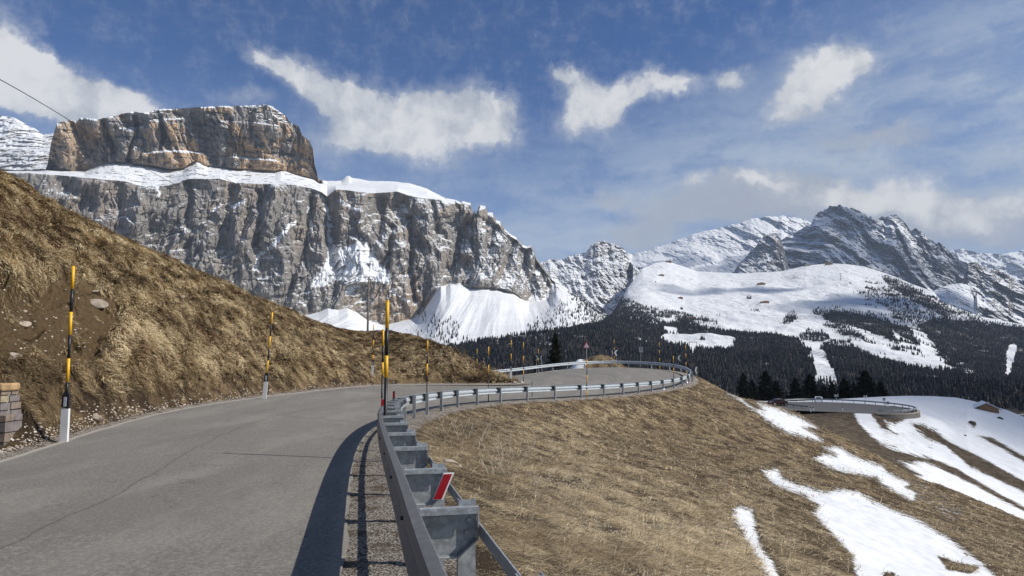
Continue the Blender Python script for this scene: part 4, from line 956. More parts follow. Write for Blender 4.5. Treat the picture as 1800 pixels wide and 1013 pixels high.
# ---------------------------------------------------------------- lower hill with the second hairpin
rows = [[(1180,745,85),(1281,722,85),(1386,765,85),(1433,795,85),(1510,835,85),(1588,875,82),(1665,905,80),(1800,965,75),(1950,1030,70),(2200,1120,65)],
        [(1180,728,115),(1281,716,115),(1386,737,118),(1450,742,122),(1510,756,122),(1588,785,118),(1665,815,115),(1800,868,108),(1950,930,100),(2200,1030,90)],
        [(1180,712,160),(1281,708,165),(1380,719,146),(1400,729,142),(1490,733,140),(1562,735,138),(1600,735,146),(1700,748,146),(1800,793,138),(1950,852,128),(2200,950,110)],
        [(1180,704,215),(1300,704,215),(1380,706,206),(1450,703,208),(1520,699,208),(1560,697,205),(1600,696,204),(1640,696.5,200),(1680,699,196),(1710,705,190),(1735,712,186),(1770,721,181),(1800,733,176),(1850,752,170),(1950,792,160),(2200,880,140)]]
px, py, d, T = px_sheet(rows, 1185, 2150, 620, [60, 110, 140])
X0 = (px-900)/FPX*d
G = to_world(px, py, d)
G[..., 2] += np.sin(np.clip(T/3, 0, 1)*math.pi)*(.7*fbm(X0/14, d/20, o=4)+.12*fbm(X0/2.5, d/3, o=3))
RING = CH-11.45; RC = np.array([74.0, 154.0]); RX, RY = 12.2, 17.5
er = np.hypot((G[..., 0]-RC[0])/RX, (G[..., 1]-RC[1])/RY)
G[..., 2] = np.where(er < 1.6, G[..., 2]*sstep(er, 1.03, 1.5)+(RING-.05-1.0*sstep(er, .98, 1.06)*sstep(G[..., 0], RC[0]-4, RC[0]+1)*(G[..., 1] < RC[1]-1))*(1-sstep(er, 1.03, 1.5)), G[..., 2])
# road continues left of the apron
G = add_back(G, 8, 120, 70); lower = Sheet(G); nb = 8
sn = np.full(px.shape, .9)
sx = px+5*fbm(X0/7, d/9, o=3)
br = [Z6([(380,250),(440,250),(560,258),(745,270),(780,300),(830,350),(900,420),(980,490),(1080,560),(1000,560),(600,420),(380,300)]),
      Z6([(850,288),(935,262),(1012,328),(975,337),(915,322),(970,372),(900,345),(862,310)]),
      Z6([(1025,345),(1080,352),(1150,370),(1250,420),(1350,470),(1547,585),(1700,680),(1700,720),(1547,630),(1400,560),(1300,520),(1190,420),(1100,385)]),
      Z6([(860,400),(960,440),(1080,478),(1180,500),(1250,530),(1350,585),(1450,650),(1547,700),(1700,790),(1700,820),(1547,722),(1440,670),(1340,610),(1240,560),(1100,500),(960,490)]),
      Z6([(1330,375),(1400,385),(1470,425),(1547,470),(1700,560),(1700,590),(1547,500),(1450,440)]),
      Z6([(1285,320),(1330,312),(1322,342)])]
br += [[(1185,700),(1300,703),(1400,709),(1400,735),(1185,735)]]
for q in br: sn = np.minimum(sn, np.clip((-sdf(sx, py, q)+.8)/7, -1.1, 1)*.9)
sn = np.where((py > 760) & (px < 1640) & (sn > 0), sn*.4+.5*fbm(X0/3, d/5, o=3), sn)
lower.at['snow'] = np.concatenate([sn, np.full((nb, px.shape[1]), .9)])
lower.at['snow'] = np.where(np.hypot((lower.G[..., 0]-RC[0])/RX, (lower.G[..., 1]-RC[1])/RY) < 1.0, -1, lower.at['snow'])
lower.at['gravel'] = lower.at['snow']*0-.9; lower.at['dirt'] = lower.at['snow']*0-.8
o = lower.build('snowy_hill', M['turf_far']); tag(o, 'snow covered hill with brown bare bands beyond the near slope', None, None, 'structure')
low_bvh = lower.bvh(2)
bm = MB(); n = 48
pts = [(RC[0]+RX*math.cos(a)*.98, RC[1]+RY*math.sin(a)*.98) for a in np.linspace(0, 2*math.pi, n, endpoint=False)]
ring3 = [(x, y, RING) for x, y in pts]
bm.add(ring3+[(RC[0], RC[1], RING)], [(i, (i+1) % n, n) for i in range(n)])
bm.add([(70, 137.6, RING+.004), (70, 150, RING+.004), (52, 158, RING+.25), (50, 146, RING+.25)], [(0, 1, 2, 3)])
o = bm.build('lower_road', M['asphalt']); o.data.materials[0] = simple('shaded_asphalt', (.095, .092, .088), .9, var=.2, scale=.7); tag(o, 'grey asphalt of the lower hairpin', None, None, 'structure')  # shade lying on the lower road is painted in as a darker asphalt
# snow bench behind the near bank on the left, with the snow bank above it
rows = [[(480,660,64),(830,660,64)], [(480,625,80),(600,625,82),(700,622,82),(830,650,80)], [(480,545,160),(520,553,160),(560,566,155),(600,577,150),(640,585,145),(680,591,140),(740,601,135),(830,645,120)]]
px, py, d, T = px_sheet(rows, 470, 830, 220, [10, 60])
G = to_world(px, py, d); G[..., 2] += .25*fbm(px/16, d/12, o=3)*sstep(T, .8, 1.2)
G = add_back(G, 5, 60, 30); q = Sheet(G); q.at['forest'] = np.full(G.shape[:2], -1.0)
o = q.build('snow_field', M['snowland']); tag(o, 'smooth snow field beyond the left bank', None, None, 'structure')
bench_bvh = q.bvh(1)

# ---------------------------------------------------------------- guardrails
PROF = [(.075,.47),(.02,.485),(0,.51),(0,.545),(.03,.575),(.075,.60),(.075,.65),(.03,.675),(0,.705),(0,.74),(.02,.765),(.075,.78)]
def beam_mesh(fr_, s0, s1, step=.35):
    n = max(2, int(math.ceil((s1-s0)/step))+1); vs = []; fs = []
    prof = PROF+[(o+.006, z-.002) for o, z in PROF[::-1]]; m = len(prof)
    for s in np.linspace(s0, s1, n):
        p, t, nn = fr_(s)
        for o, z in prof: vs.append(p+nn*o+np.array([0, 0, z]))
    for i in range(n-1):
        for k in range(m): fs.append((i*m+k, i*m+(k+1) % m, (i+1)*m+(k+1) % m, (i+1)*m+k))
    fs += [tuple(range(m)), tuple((n-1)*m+k for k in range(m))]
    return MB().add(vs, fs)
def fnf(p, t, n):
    """local frame: u outward, v up, w along"""
    return lambda u, v, w: p+n*u+np.array([0, 0, v])+t*w
gr = thing('guardrail', 'long galvanised steel guardrail following the right edge of the road round the hairpin', 'guardrail', (0, 0, 0))
S0 = s_near(1.2, -4.0); SJ = s_near(-3.62, 20.3); S1 = s_near(-20, 66)
s = S0; k = 0
while s < S1-.5:
    L_ = 4.2 if s < SJ else 3.9
    e = min(s+L_, S1); beam_mesh(frame_at, s, e-.004, .3 if s < 60 else .8).build('beam', M['galv_shaded'] if s < SJ else M['galv_lit'], gr); 
    s = e
# near section: close posts with deep spacers and a flat tension strip behind
sp0 = s_near(-.64, 4.15); near = [sp0+1.56*i for i in range(-5, 40) if sp0+1.56*i < SJ and sp0+1.56*i > S0]
def cpost(p, t, n, o, h0, h1, wid=.11, dep=.05, th=.006):
    f = fnf(p, t, n); b = MB()
    b.prism([(o, -dep/2), (o+wid, -dep/2), (o+wid, dep/2), (o+wid-th, dep/2), (o+wid-th, -dep/2+th), (o+th, -dep/2+th), (o+th, dep/2), (o, dep/2)], h0, h1, lambda u, v, w: f(u, w, v))
    return b
def bolt(b, f, u, v, w, r=.016, ax=2):
    c = [f(u+r*math.cos(a), v+r*math.sin(a), w) for a in np.linspace(0, 2*math.pi, 6, endpoint=False)]
    c2 = [f(u+r*math.cos(a), v+r*math.sin(a), w-.014) for a in np.linspace(0, 2*math.pi, 6, endpoint=False)]
    b.add(c+c2, [(i, (i+1) % 6, 6+(i+1) % 6, 6+i) for i in range(6)]+[tuple(range(6, 12))])
for s in near:
    p, t, n = frame_at(s); f = fnf(p, t, n)
    po = cpost(p, t, n, .32, -.5, .815, .105, .055).build('post', M['galv'], gr)
    b = MB(); w0 = -.034
    b.prism([(.08,.775), (.08,.50), (.31,.50), (.425,.60), (.425,.775)], w0, w0+.005, f)                    # web plate with a cut corner
    b.prism([(.085,.774), (.435,.774), (.435,.782), (.085,.782)], w0-.055, w0+.004, f)                        # top flange
    b.prism([(.085,.774), (.435,.774), (.435,.745), (.085,.745)], w0-.058, w0-.053, f)                        # its lip
    b.prism([(.085,.502), (.305,.502), (.305,.494), (.085,.494)], w0-.055, w0+.004, f)                        # bottom flange
    b.prism([(.305,.496), (.43,.598), (.436,.592), (.311,.490)], w0-.045, w0+.002, f)
    b.prism([(.428,.60), (.436,.60), (.436,.774), (.428,.774)], w0-.045, w0+.002, f)
    bolt(b, f, .38, .70, w0-.001); bolt(b, f, .37, .63, w0-.001); bolt(b, f, .14, .66, w0-.001, .012)
    b.build('spacer', M['galv'], gr)
    if s < sp0+1.56*8:
        for dz, dw in ((.625, -.03), (.70, .10)):
            u0 = .062 if dz == .625 else .0; b = MB(); b.tube([f(u0, dz, dw), f(u0-.016, dz, dw)], .013, 6); b.build('bolt', M['dark_metal'], gr)
def strip(s0, s1, off, z, h, name, sag=0):
    vs = []; fs = []; ns = max(2, int((s1-s0)/.3))
    for s in np.linspace(s0, s1, ns):
        p, t, n = frame_at(s)
        for (o, zz) in ((off, z), (off+.008, z), (off+.008, z+h), (off, z+h)): vs.append(p+n*o+np.array([0, 0, zz]))
    for i in range(ns-1):
        for k in range(4): fs.append((i*4+k, i*4+(k+1) % 4, (i+1)*4+(k+1) % 4, (i+1)*4+k))
    fs += [(0, 1, 2, 3), tuple((ns-1)*4+k for k in range(4))]
    MB().add(vs, fs).build(name, M['galv'], gr)
strip(S0, SJ-.2, .445, .60, .075, 'tension_strip')
# far section: plain posts with short brackets
far = list(np.arange(SJ+.5, S1, 2.72))
for s in far:
    p, t, n = frame_at(s); f = fnf(p, t, n)
    cpost(p, t, n, .15, -.5, .79, .11, .06).build('post', M['galv'], gr)
    b = MB(); b.prism([(.05,.49), (.15,.49), (.15,.77), (.05,.77)], -.10, .0, lambda u, v, w: f(u, v, w)); b.build('bracket', M['dark_metal'], gr)
# red and white reflectors on the rail
for s, wd_, tl in ((sp0+.32, .066, .34), (s_near(-3.1, 15.3), .12, 0)):
    p, t, n = frame_at(s); f = fnf(p, t, n); k0 = .20 if tl else .02
    b = MB(); b.prism([(k0, .76), (k0+wd_, .76), (k0+wd_+tl*.2, .925), (k0+tl*.2, .925)], -.02, .0, f, 0); b.build('reflector_plate', M['white'], gr)
    b = MB(); b.prism([(k0+.003, .765), (k0+wd_-.010, .765), (k0+wd_-.010+tl*.195, .920), (k0+.003+tl*.195, .920)], -.026, -.0215, f, 0); b.build('reflector', M['red'], gr)

# ---------------------------------------------------------------- snow poles and edge markers
def pole_mesh(h, r, bottom, seg=.48, lean=0):
    """yellow and black bands counted from the top, plain black or white below 'bottom'"""
    b = MB(); z = h; k = 0; n = 10
    def tube(z0, z1, mi): b.tube([(lean*z0, 0, z0), (lean*z1, 0, z1)], r, n, mi, True)
    while z > bottom+.02:
        z0 = max(bottom, z-seg); tube(z0, z, k % 2); z = z0; k += 1
    if bottom > 0: tube(-.3, bottom, 1)
    return b.mesh('pole', [M['yellow'], M['black']])
def snow_pole(x, y, h, r, label, group, bottom=0, seg=.48, lean=0, z=None, cap=True):
    gz = ground_at(x, y) if z is None else z
    o = thing('snow_pole', label, 'snow pole', (x, y, gz), 0, group)
    link('pole', pole_mesh(h, r, bottom, seg, lean), o)
    b = MB(); b.tube([(lean*h, 0, h-.002), (lean*h, 0, h+.02)], [r*1.02, r*.7], 10); b.build('cap', M['yellow'], o)
    return o
GP1 = 'yellow and black snow poles along the guardrail'
def at(px, d): return (px-900)/1200.*d
def pole_px(px, topy, d, r, label, group=GP1, z=None, **k):
    x = at(px, d); gz = ground_at(x, d) if z is None else z
    top = P(px, topy, d)[2]
    return snow_pole(x, d, top-gz, r, label, group, z=gz, **k)
pole_px(680.5, 530, 12.1, .033, 'tallest and nearest yellow and black pole, just behind the guardrail', bottom=1.42)
pole_px(674, 580, 20.3, .030, 'yellow and black pole just left of the nearest tall pole', bottom=1.45)
pole_px(752, 599, 28.6, .028, 'yellow and black pole behind the rail, third from the near end', bottom=1.2)
pole_px(859, 610, 37.0, .028, 'yellow and black pole before the tip of the grass bank', bottom=1.25)
pole_px(1030, 633, 43.8, .028, 'yellow and black pole on the near rail below the triangular warning sign', lean=.02)
pole_px(1182, 626, 57.6, .028, 'yellow and black pole at the right end of the near rail beside the chevrons')
pole_px(1204, 607, 78.5, .032, 'yellow and black pole behind the far rail beside the right chevron sign')
pole_px(1158, 602, 84.5, .032, 'yellow and black pole behind the far rail between the square sign and the right chevron')
pole_px(1079, 598, 86, .032, 'yellow and black pole directly behind the middle chevron sign')
pole_px(946, 614, 74.5, .030, 'yellow and black pole beside the twin left chevrons')
pole_px(839, 614, 68.5, .030, 'short looking yellow and black pole rising behind the bank tip')
pole_px(920, 602, 48.6, .026, 'yellow and black pole standing at the stones on the inner tip of the hairpin')
def marker(px, basey_d, label, pole_top, rp=.027, lean=0.0, hgt=1.0, base=0):
    """white edge marker post with a black cap, carrying a snow pole"""
    d = basey_d; x = at(px, d); gz = ground_at(x, d)
    o = thing('marker_post', label, 'marker post', (x, d, gz), 0, 'white marker posts with snow poles on the inner road edge')
    k = hgt; b = MB()
    prof = [(-.075, -.04), (.075, -.04), (.055, .05), (-.055, .05)]
    b.prism(prof, -.25, .66*k, lambda u, v, w: (u+lean*w, v, w)); b.build('post', M['white'], o)
    b = MB(); vs = [(u+lean*z, v, z+(.03 if u < 0 else -.0)) for z in (.661*k,) for u, v in prof]+[(u*.95+lean*z, v, z) for z in (.93*k,) for u, v in prof]
    b.add(vs, [(3, 2, 1, 0), (4, 5, 6, 7)]+[(i, (i+1) % 4, 4+(i+1) % 4, 4+i) for i in range(4)])
    vs = [(u*.95+lean*z, v, z) for z in (.931*k,) for u, v in prof]+[(u*.5+lean*z, v*.6, z) for z in (k,) for u, v in prof]
    b.add(vs, [(4, 5, 6, 7)]+[(i, (i+1) % 4, 4+(i+1) % 4, 4+i) for i in range(4)]); cp_ = b.build('cap', M['black'], o)
    b = MB(); b.box((lean*.8, -.045, .80*k), (.055, .008, .19)); b.build('reflector', M['reflect'], cp_)
    top = P(px, pole_top, d)[2]-gz
    b = MB(); z = top; i = 0
    while z > 1.0*k+.05:
        z0 = max(z-.475, .98*k); b.tube([(lean*z0, 0, z0), (lean*z, 0, z)], rp, 10, i % 2); z = z0; i += 1
        if i == 5: b.tube([(lean*.9, 0, .9*k), (lean*z, 0, z)], rp*.95, 10, 1); break
    b.build('pole', [M['yellow'], M['black']], o)
    return o
marker(126.5, 14.0, 'nearest white marker post with a tall yellow and black pole at the left road edge', 468, .030, lean=-.012)
marker(470, 26.9, 'white marker post with a leaning yellow and black pole halfway along the left bank', 549, .030, lean=.055)
marker(657, 43.2, 'distant white marker post with a pole where the road bends right', 571, .03)
marker(898, 47.9, 'white marker post with a pole at the inner tip of the hairpin', 598, .028, lean=.01)
# thin posts carrying small red reflectors behind the rail
p_ = at(694.5, 21.8); o = thing('reflector_post', 'small dark post with a red reflector just behind the rail joint', 'reflector post', (p_, 21.8, ground_at(p_, 21.8)))
tp = P(694.5, 688, 21.8)[2]-ground_at(p_, 21.8)
b = MB(); b.box((0, 0, tp/2-.1), (.07, .03, tp+.2)); b.build('post', M['dark_metal'], o); b = MB(); b.box((0, -.02, tp-.11), (.06, .01, .17)); b.build('reflector', M['red'], o)
p_ = at(935, 41.4); tp = 1.0
o = thing('short_post', 'thin bare steel post poking up behind the middle of the near rail', 'post', (p_, 41.4, ground_at(p_, 41.4)-.1))
b = MB(); b.box((0, 0, .5), (.07, .05, 1.1)); b.box((0, 0, 1.06), (.075, .055, .02)); b.build('post', M['galv'], o)

# ---------------------------------------------------------------- signs
def sign_at(px, py, d, label, cat_, group=None):
    q = P(px, py, d); gz = ground_at(q[0], q[1]); o = thing('road_sign', label, cat_, (q[0], q[1], gz), 0, group); return o, q[2]-gz
def chevron(px, py, d, size, label, left=True, yaw=0, base_dx=0, back=False, w_=1.0, colr='sign_white'):
    o, h = sign_at(px, py, d, label, 'chevron sign', 'black chevron signs round the hairpin'); o.rotation_euler[2] = yaw
    s = size/2; b = MB(); b.box((0, 0, h), (size*w_, .02, size)); pn_ = b.build('panel', M['black'], o)
    k = -1 if left else 1; b = MB()
    tri = [(-k*.42*s, .92*s), (k*.25*s, .92*s), (k*.85*s, 0), (k*.25*s, -.92*s), (-k*.42*s, -.92*s), (k*.18*s, 0)]
    b.prism(tri, -.016, -.012, lambda u, v, w: (u*w_, w, h+v)); b.build('chevron', M[colr], pn_)
    b = MB(); b.tube([(base_dx, .05, -.3), (base_dx*.9, .05, .35), (0, .04, h-s*.8), (0, .04, h+s*.6)], .03, 8); b.build('post', M['galv'], o)
    return o
chevron(943, 629.5, 77, .62, 'black sign with a grey right pointing chevron, left of the dark pine', False, 0, colr='sign_grey')
chevron(952, 630, 77.6, .62, 'narrow turned black sign with a left pointing chevron beside the grey one', True, math.radians(-42), w_=.75)
chevron(1083.5, 620.5, 85, .74, 'bright left pointing chevron sign standing over the far rail', True, 0)
chevron(1076, 620, 84.6, .62, 'edge on sign with a yellowish chevron directly left of the bright chevron', False, math.radians(68), colr='sign_grey')
chevron(1195, 629.5, 78.6, .72, 'left pointing chevron sign on a leaning post behind the right end of the far rail', True, math.radians(12), base_dx=-.9, colr='sign_grey')
chevron(1224, 651, 69, .72, 'rightmost chevron sign, turned and half seen at the edge of the drop', True, math.radians(38), w_=.8, colr='sign_grey')
# triangular warning sign
o, h = sign_at(1031, 607, 86, 'red bordered triangular warning sign on a tall post behind the far rail', 'warning sign')
b = MB(); b.prism([(-.40, -.34), (.40, -.34), (.05, .38), (-.05, .38)], -.012, .012, lambda u, v, w: (u, w, h+v)); pl = b.build('panel', M['sign_red'], o)
b = MB(); b.prism([(-.27, -.26), (.27, -.26), (0, .22)], -.020, -.016, lambda u, v, w: (u, w, h+v)); b.build('white_field', M['sign_white'], pl)
b = MB(); b.prism([(-.09, -.20), (-.03, -.20), (.05, -.04), (.0, .08), (-.05, .06), (-.0, -.04)], -.026, -.022, lambda u, v, w: (u, w, h+v)); b.build('symbol', M['black'], pl)
b = MB(); b.tube([(0, .05, -.3), (0, .05, h+.25)], .035, 8); b.build('post', M['galv'], o)
# square sign on a bent post
o, h = sign_at(1126.5, 614, 85, 'small square sign with a black symbol on a bent post', 'square sign')
b = MB(); b.box((0, 0, h+.03), (.46, .02, .46)); b.box((0, 0, h-.30), (.46, .02, .16)); pl = b.build('panel', M['sign_grey'], o)
b = MB(); b.prism([(-.10, .14), (.10, .14), (.10, .07), (.035, .07), (.035, -.15), (-.035, -.15), (-.035, .07), (-.10, .07)], -.018, -.014, lambda u, v, w: (u, w, h+.03+v)); b.build('symbol', M['black'], pl)
b = MB(); b.tube([(-.35, .05, -.3), (-.35, .05, .2), (-.05, .05, 1.0), (0, .05, h-.3), (0, .05, h+.2)], .03, 8); b.build('post', M['galv'], o)

# ---------------------------------------------------------------- stone wall pillar and rusty sign at the left
wx1 = -9.62; wy = 12.9; gz = CH-1.78
wl = thing('stone_wall', 'low stone wall with orange capstones at the left edge beside the road', 'stone wall', (wx1-1.6, wy, gz))
HW = 1.14; b = MB(); b.box((0, .30, HW/2-.12), (3.15, .5, HW+.14)); b.build('mortar', simple('mortar', (.36, .32, .26), .95, var=.25, scale=9, bmp=.4), wl)
R = random.Random(4)
mats_s = [simple('wall_stone_grey', (.19, .165, .16), .9, var=.3, scale=7, bmp=.5), simple('wall_stone_tan', (.36, .30, .20), .9, var=.3, scale=7, bmp=.5), simple('wall_stone_brown', (.22, .17, .135), .9, var=.3, scale=7, bmp=.5)]
def rough_box(b, c, s, R, mi=0, j=.12):
    vs = []; x, y, z = [q/2 for q in s]
    for sz in (-1, 1):
        for sx, sy in ((-1, -1), (1, -1), (1, 1), (-1, 1)):
            vs.append((c[0]+sx*x*(1-j*R.random()), c[1]+sy*y*(1-j*R.random()), c[2]+sz*z*(1-j*R.random())))
    b.add(vs, [(3, 2, 1, 0), (4, 5, 6, 7), (0, 1, 5, 4), (1, 2, 6, 5), (2, 3, 7, 6), (3, 0, 4, 7)], mi)
b = MB(); z = -.1
while z < HW-.06:
    hh = R.uniform(.13, .21); x = 1.58
    while x > -1.55:
        w_ = R.uniform(.14, .32); rough_box(b, (x-w_/2, .045, z+hh/2), (w_-.02, .07, hh-.02), R, R.choice([0, 0, 1, 1, 2]), .10); x -= w_
    y = .06
    while y < .5:
        w_ = R.uniform(.18, .3); rough_box(b, (1.585, y+w_/2, z+hh/2), (.06, w_-.02, hh-.02), R, R.choice([0, 1, 2]), .10); y += w_
    z += hh
for z_, h_ in ((-.05, .2), (.16, .17), (.34, .19), (.54, .12)):
    rough_box(b, (1.66, .20, z_+h_/2), (.13, .24, h_), R, R.choice([0, 1, 2]), .10); rough_box(b, (1.65, .44, z_+h_/2), (.12, .22, h_), R, R.choice([0, 1, 2]), .10)
b.build('stones', mats_s, wl)
b = MB(); x = 1.68
while x > -1.6:
    w_ = R.uniform(.26, .36); rough_box(b, (x-w_/2, .27, HW+.04), (w_-.02, .56, .17), R, 0 if R.random() < .6 else 1, .2); x -= w_
cpm = [simple('capstone_orange', (.36, .235, .12), .9, var=.4, scale=5, bmp=.4), simple('capstone_brown', (.28, .20, .13), .9, var=.3, scale=5, bmp=.4)]
o = b.build('capstones', cpm, wl); md = o.modifiers.new('soft', 'BEVEL'); md.width = .035; md.segments = 2
sg = thing('rusty_panel', 'rust brown steel panel with a white disc fixed on the stone wall', 'sign', (wx1-.95, wy-.045, gz))
b = MB(); b.box((0, 0, .46), (1.5, .02, .74)); pl = b.build('panel', simple('rusty_steel', (.085, .028, .016), .8, var=.45, scale=5, bmp=.2), sg)
b = MB(); c = [(.48+.20*math.cos(a), .56+.20*math.sin(a)) for a in np.linspace(0, 2*math.pi, 28, endpoint=False)]
b.prism(c, -.016, -.0125, lambda u, v, w: (u, w, v)); b.build('disc', M['sign_white'], pl)

# ---------------------------------------------------------------- stones
R = random.Random(9)
def rock(name, x, y, z, s, label, cat_, group=None, mat=None, flat=.6, seed=0):
    bm = bmesh.new(); bmesh.ops.create_icosphere(bm, subdivisions=3, radius=1); r = random.Random(seed)
    cuts = [(Vector((r.gauss(0, 1), r.gauss(0, 1), r.gauss(0, .7))).normalized(), r.uniform(.5, .85)) for _ in range(9)]
    for v in bm.verts:
        for n, k in cuts:
            dd_ = v.co.dot(n)
            if dd_ > k: v.co -= n*(dd_-k)
        v.co *= 1+.05*float(pn(v.co.x*3+seed, v.co.y*3, v.co.z*3))
        v.co.z *= flat
    me = bpy.data.meshes.new(name); bm.to_mesh(me); bm.free(); me.materials.append(mat or M['stone'])
    o = link(name, me); o.location = (x, y, z); o.scale = (s, s*.8, s); o.rotation_euler = (r.uniform(-.3, .3), r.uniform(-.3, .3), r.uniform(0, 6))
    return tag(o, label, cat_, group)
def rock_px(px, py, s, label, seed, group=None, bv=None, **k):
    h = hit(px, py, bv or [bank_bvh, slope_bvh, road_bvh])
    if h: rock('rock', h[0].x, h[0].y, h[0].z+.1*s, s, label, 'rock', group, seed=seed, **k)
rock_px(172, 536, .34, 'largest pale rock lodged in the left bank at the edge of the bare earth', 1, flat=.5)
rock_px(167, 515, .22, 'pale slab under the turf lip above the largest rock', 2, flat=.35)
rock_px(41, 573, .2, 'pale rock half buried in the bare earth of the bank', 3, flat=.5)
rock_px(44, 549, .1, 'small pale stone in the bare earth above the half buried rock', 4)
rock_px(321, 522, .16, 'pale stone in the grass high on the left bank', 5)
rock_px(24, 630, .18, 'brown stone just above the stone wall', 6, flat=.7)
rock_px(168, 735, .16, 'grey stone at the foot of the bank right of the nearest marker', 7)
rock_px(461, 612, .2, 'pale stone in the grass beside the leaning marker pole', 8)
rock_px(704, 732, .17, 'dark brown stone behind the rail joint', 9, flat=.8, mat=M['bark'])
rock_px(797, 817, .26, 'flat pale stone on the hillside behind the near rail', 10, flat=.22)
rock_px(905, 674, .34, 'long pale stone at the inner tip of the hairpin', 11, flat=.35)
rock_px(916, 673.5, .26, 'second pale stone at the inner tip of the hairpin, right of the long one', 12, flat=.5)
rock_px(1166, 686, .20, 'small white stone under the right end of the near rail', 13, mat=M['white'])
rock_px(1208, 674, .26, 'white stone beside the last post at the right end of the rail', 14, mat=M['white'])
rock_px(1133, 762, .16, 'small pale stone alone in the middle of the hillside', 15)
# loose grit on the shoulders: nobody could count it
def grit(name, sheet, w, n, smin, smax, seed, label):
    p, nr, r_, c_ = sheet.scatter(n, w, seed); Rn = np.random.RandomState(seed)
    base_ = np.array([(1,0,0),(-1,0,0),(0,1,0),(0,-1,0),(0,0,1),(0,0,-1)], float)
    F = np.array([(0,2,4),(2,1,4),(1,3,4),(3,0,4),(2,0,5),(1,2,5),(3,1,5),(0,3,5)])
    sz = (smin+(smax-smin)*Rn.rand(n)**4)[:, None, None]*(.6+.7*Rn.rand(n, 1, 3)); a = Rn.rand(n)*6.28
    V = base_[None]*sz*(.75+.5*Rn.rand(n, 6, 1)); c_a, s_a = np.cos(a)[:, None], np.sin(a)[:, None]
    V = np.stack([V[..., 0]*c_a-V[..., 1]*s_a, V[..., 0]*s_a+V[..., 1]*c_a, V[..., 2]*.7], -1)+p[:, None]
    Fa = (np.arange(n)*6)[:, None, None]+F[None]
    me = raw_mesh(name, V.reshape(-1, 3), Fa.reshape(-1, 3), M['grit'], {'tint': np.repeat(Rn.rand(n), 6)}, smooth=False)
    tag(link(name, me), label, 'gravel', None, 'stuff')
M['grit'] = mat_tint('grit', (.22, .185, .145), (.50, .44, .37), (.78, .72, .64), .9)
dist = np.linalg.norm(slope.G-np.array([0, 0, CH]), axis=2)
w = (slope.G[..., 1] > 1.5)*(slope.G[..., 1] < 30)*sstep(Ts, 1.2, 1.8)*(1-sstep(Ts, 4.0, 5.2))*np.clip(6/dist, 0, 1.5)**2
grit('roadside_gravel', slope, w, 26000, .0035, .024, 3, 'loose gravel on the shoulder under the guardrail')
Tb = np.concatenate([np.linspace(i, i+1, s, endpoint=False) for i, s in enumerate([3, 5, 22, 75, 100, 90, 30, 16, 10])]+[[9.0]])[:, None]+0*bank.px
dist = np.linalg.norm(bank.G-np.array([0, 0, CH]), axis=2)
w = (bank.G[..., 1] > 6)*(bank.G[..., 1] < 48)*(sstep(Tb, .9, 1.1)*(1-sstep(Tb, 1.7, 2.2))+.012*sstep(bank.at['dirt'], .1, .6))*np.clip(14/dist, 0, 1.2)**1.2
grit('bank_gravel', bank, w, 6500, .006, .042, 4, 'gravel and earth crumbs along the foot of the bank')

# low red heather cushions on the left bank
w = front_b*sstep(fbm(bank.G[..., 0]/2.4, bank.G[..., 1]/2.4, bank.G[..., 2]/2.4, o=3), .12, .3)*(1-sstep(bank.at['dirt'], -.2, .1))
p_, n_, ii, c, r_, c_ = tufts(bank, 1500, 26, w, 61, .11)
Rn = np.random.RandomState(62)
o = blades('heather', p_, n_, .16+.12*Rn.rand(len(ii)), np.full(len(ii), .008), (0, 0, 0), np.full(len(ii), .15), np.clip(Rn.rand(len(c))[ii]*.6+.4*Rn.rand(len(ii)), 0, 1), M['heather'], spread=.8)
tag(o, 'dark red heather cushions among the straw on the left bank', 'heather', None, 'stuff')

# ---------------------------------------------------------------- dry weed stalks
def weed(x, y, z, h, seed, label, n=4, group='pale dry weed stalks on the hillside'):
    r = random.Random(seed); b = MB()
    for i in range(n):
        a = r.uniform(-.55, .9); c = r.uniform(-.4, .4); L = h*r.uniform(.6, 1.0); x0, y0 = r.uniform(-.15, .15), r.uniform(-.1, .1)
        pts = [(x0+a*L*t_+.05*math.sin(3*t_+i), y0+c*L*t_, L*t_*(1-.18*t_*abs(a))-.03) for t_ in (0, .25, .5, .75, 1)]
        b.tube(pts, [.006, .0055, .005, .004, .003], 5)
        for t_ in (2, 3, 4):
            q = pts[t_]; e = (q[0]+r.uniform(-.12, .16), q[1]+r.uniform(-.1, .1), q[2]+r.uniform(.02, .15)); b.tube([q, e], [.0035, .002], 4)
    o = b.build('dry_weed', M['stalk']); o.location = (x, y, z-.02); return tag(o, label, 'dry weed', group)
wl_ = [(777,762,.75,'upright pale weed left of the other stalks behind the rail bend'),(798,770,.7,'pale weed stalk second from the left behind the rail bend'),(818,768,.9,'tall pale branching weed below the joint of the rail'),(846,775,.8,'leaning pale weed in the middle of the stalks'),
       (868,800,.8,'pale weed leaning right below the middle stalks'),(862,835,.6,'long bent pale stalk low on the slope left of the hollow'),(905,810,.8,'thin pale weed standing right of the leaning weeds'),(885,835,.5,'short pale weed nearest the yellow grass'),
       (935,870,.6,'lone pale weed furthest down the slope in front'),(870,742,.6,'pale weed close under the near rail'),(905,745,.55,'small pale weed right under the rail posts'),(1248,672,.8,'dry weed on the crest right of the hairpin'),(1238,660,.7,'dry weed on the crest next to the last rail post'),(1262,682,.6,'dry weed furthest down the crest'),(1112,672,.4,'dark sprig growing through the near rail'),(1270,855,.5,'dry weed left of the small snow strip'),(730,852,.35,'tiny weed at the foot of the nearest posts')]
for i, (a, b_, h, lab) in enumerate(wl_):
    q = hit(a, b_, [slope_bvh])
    if q: weed(q[0].x, q[0].y, q[0].z, h*1.05, 50+i, lab, 4 if i < 11 else 3)

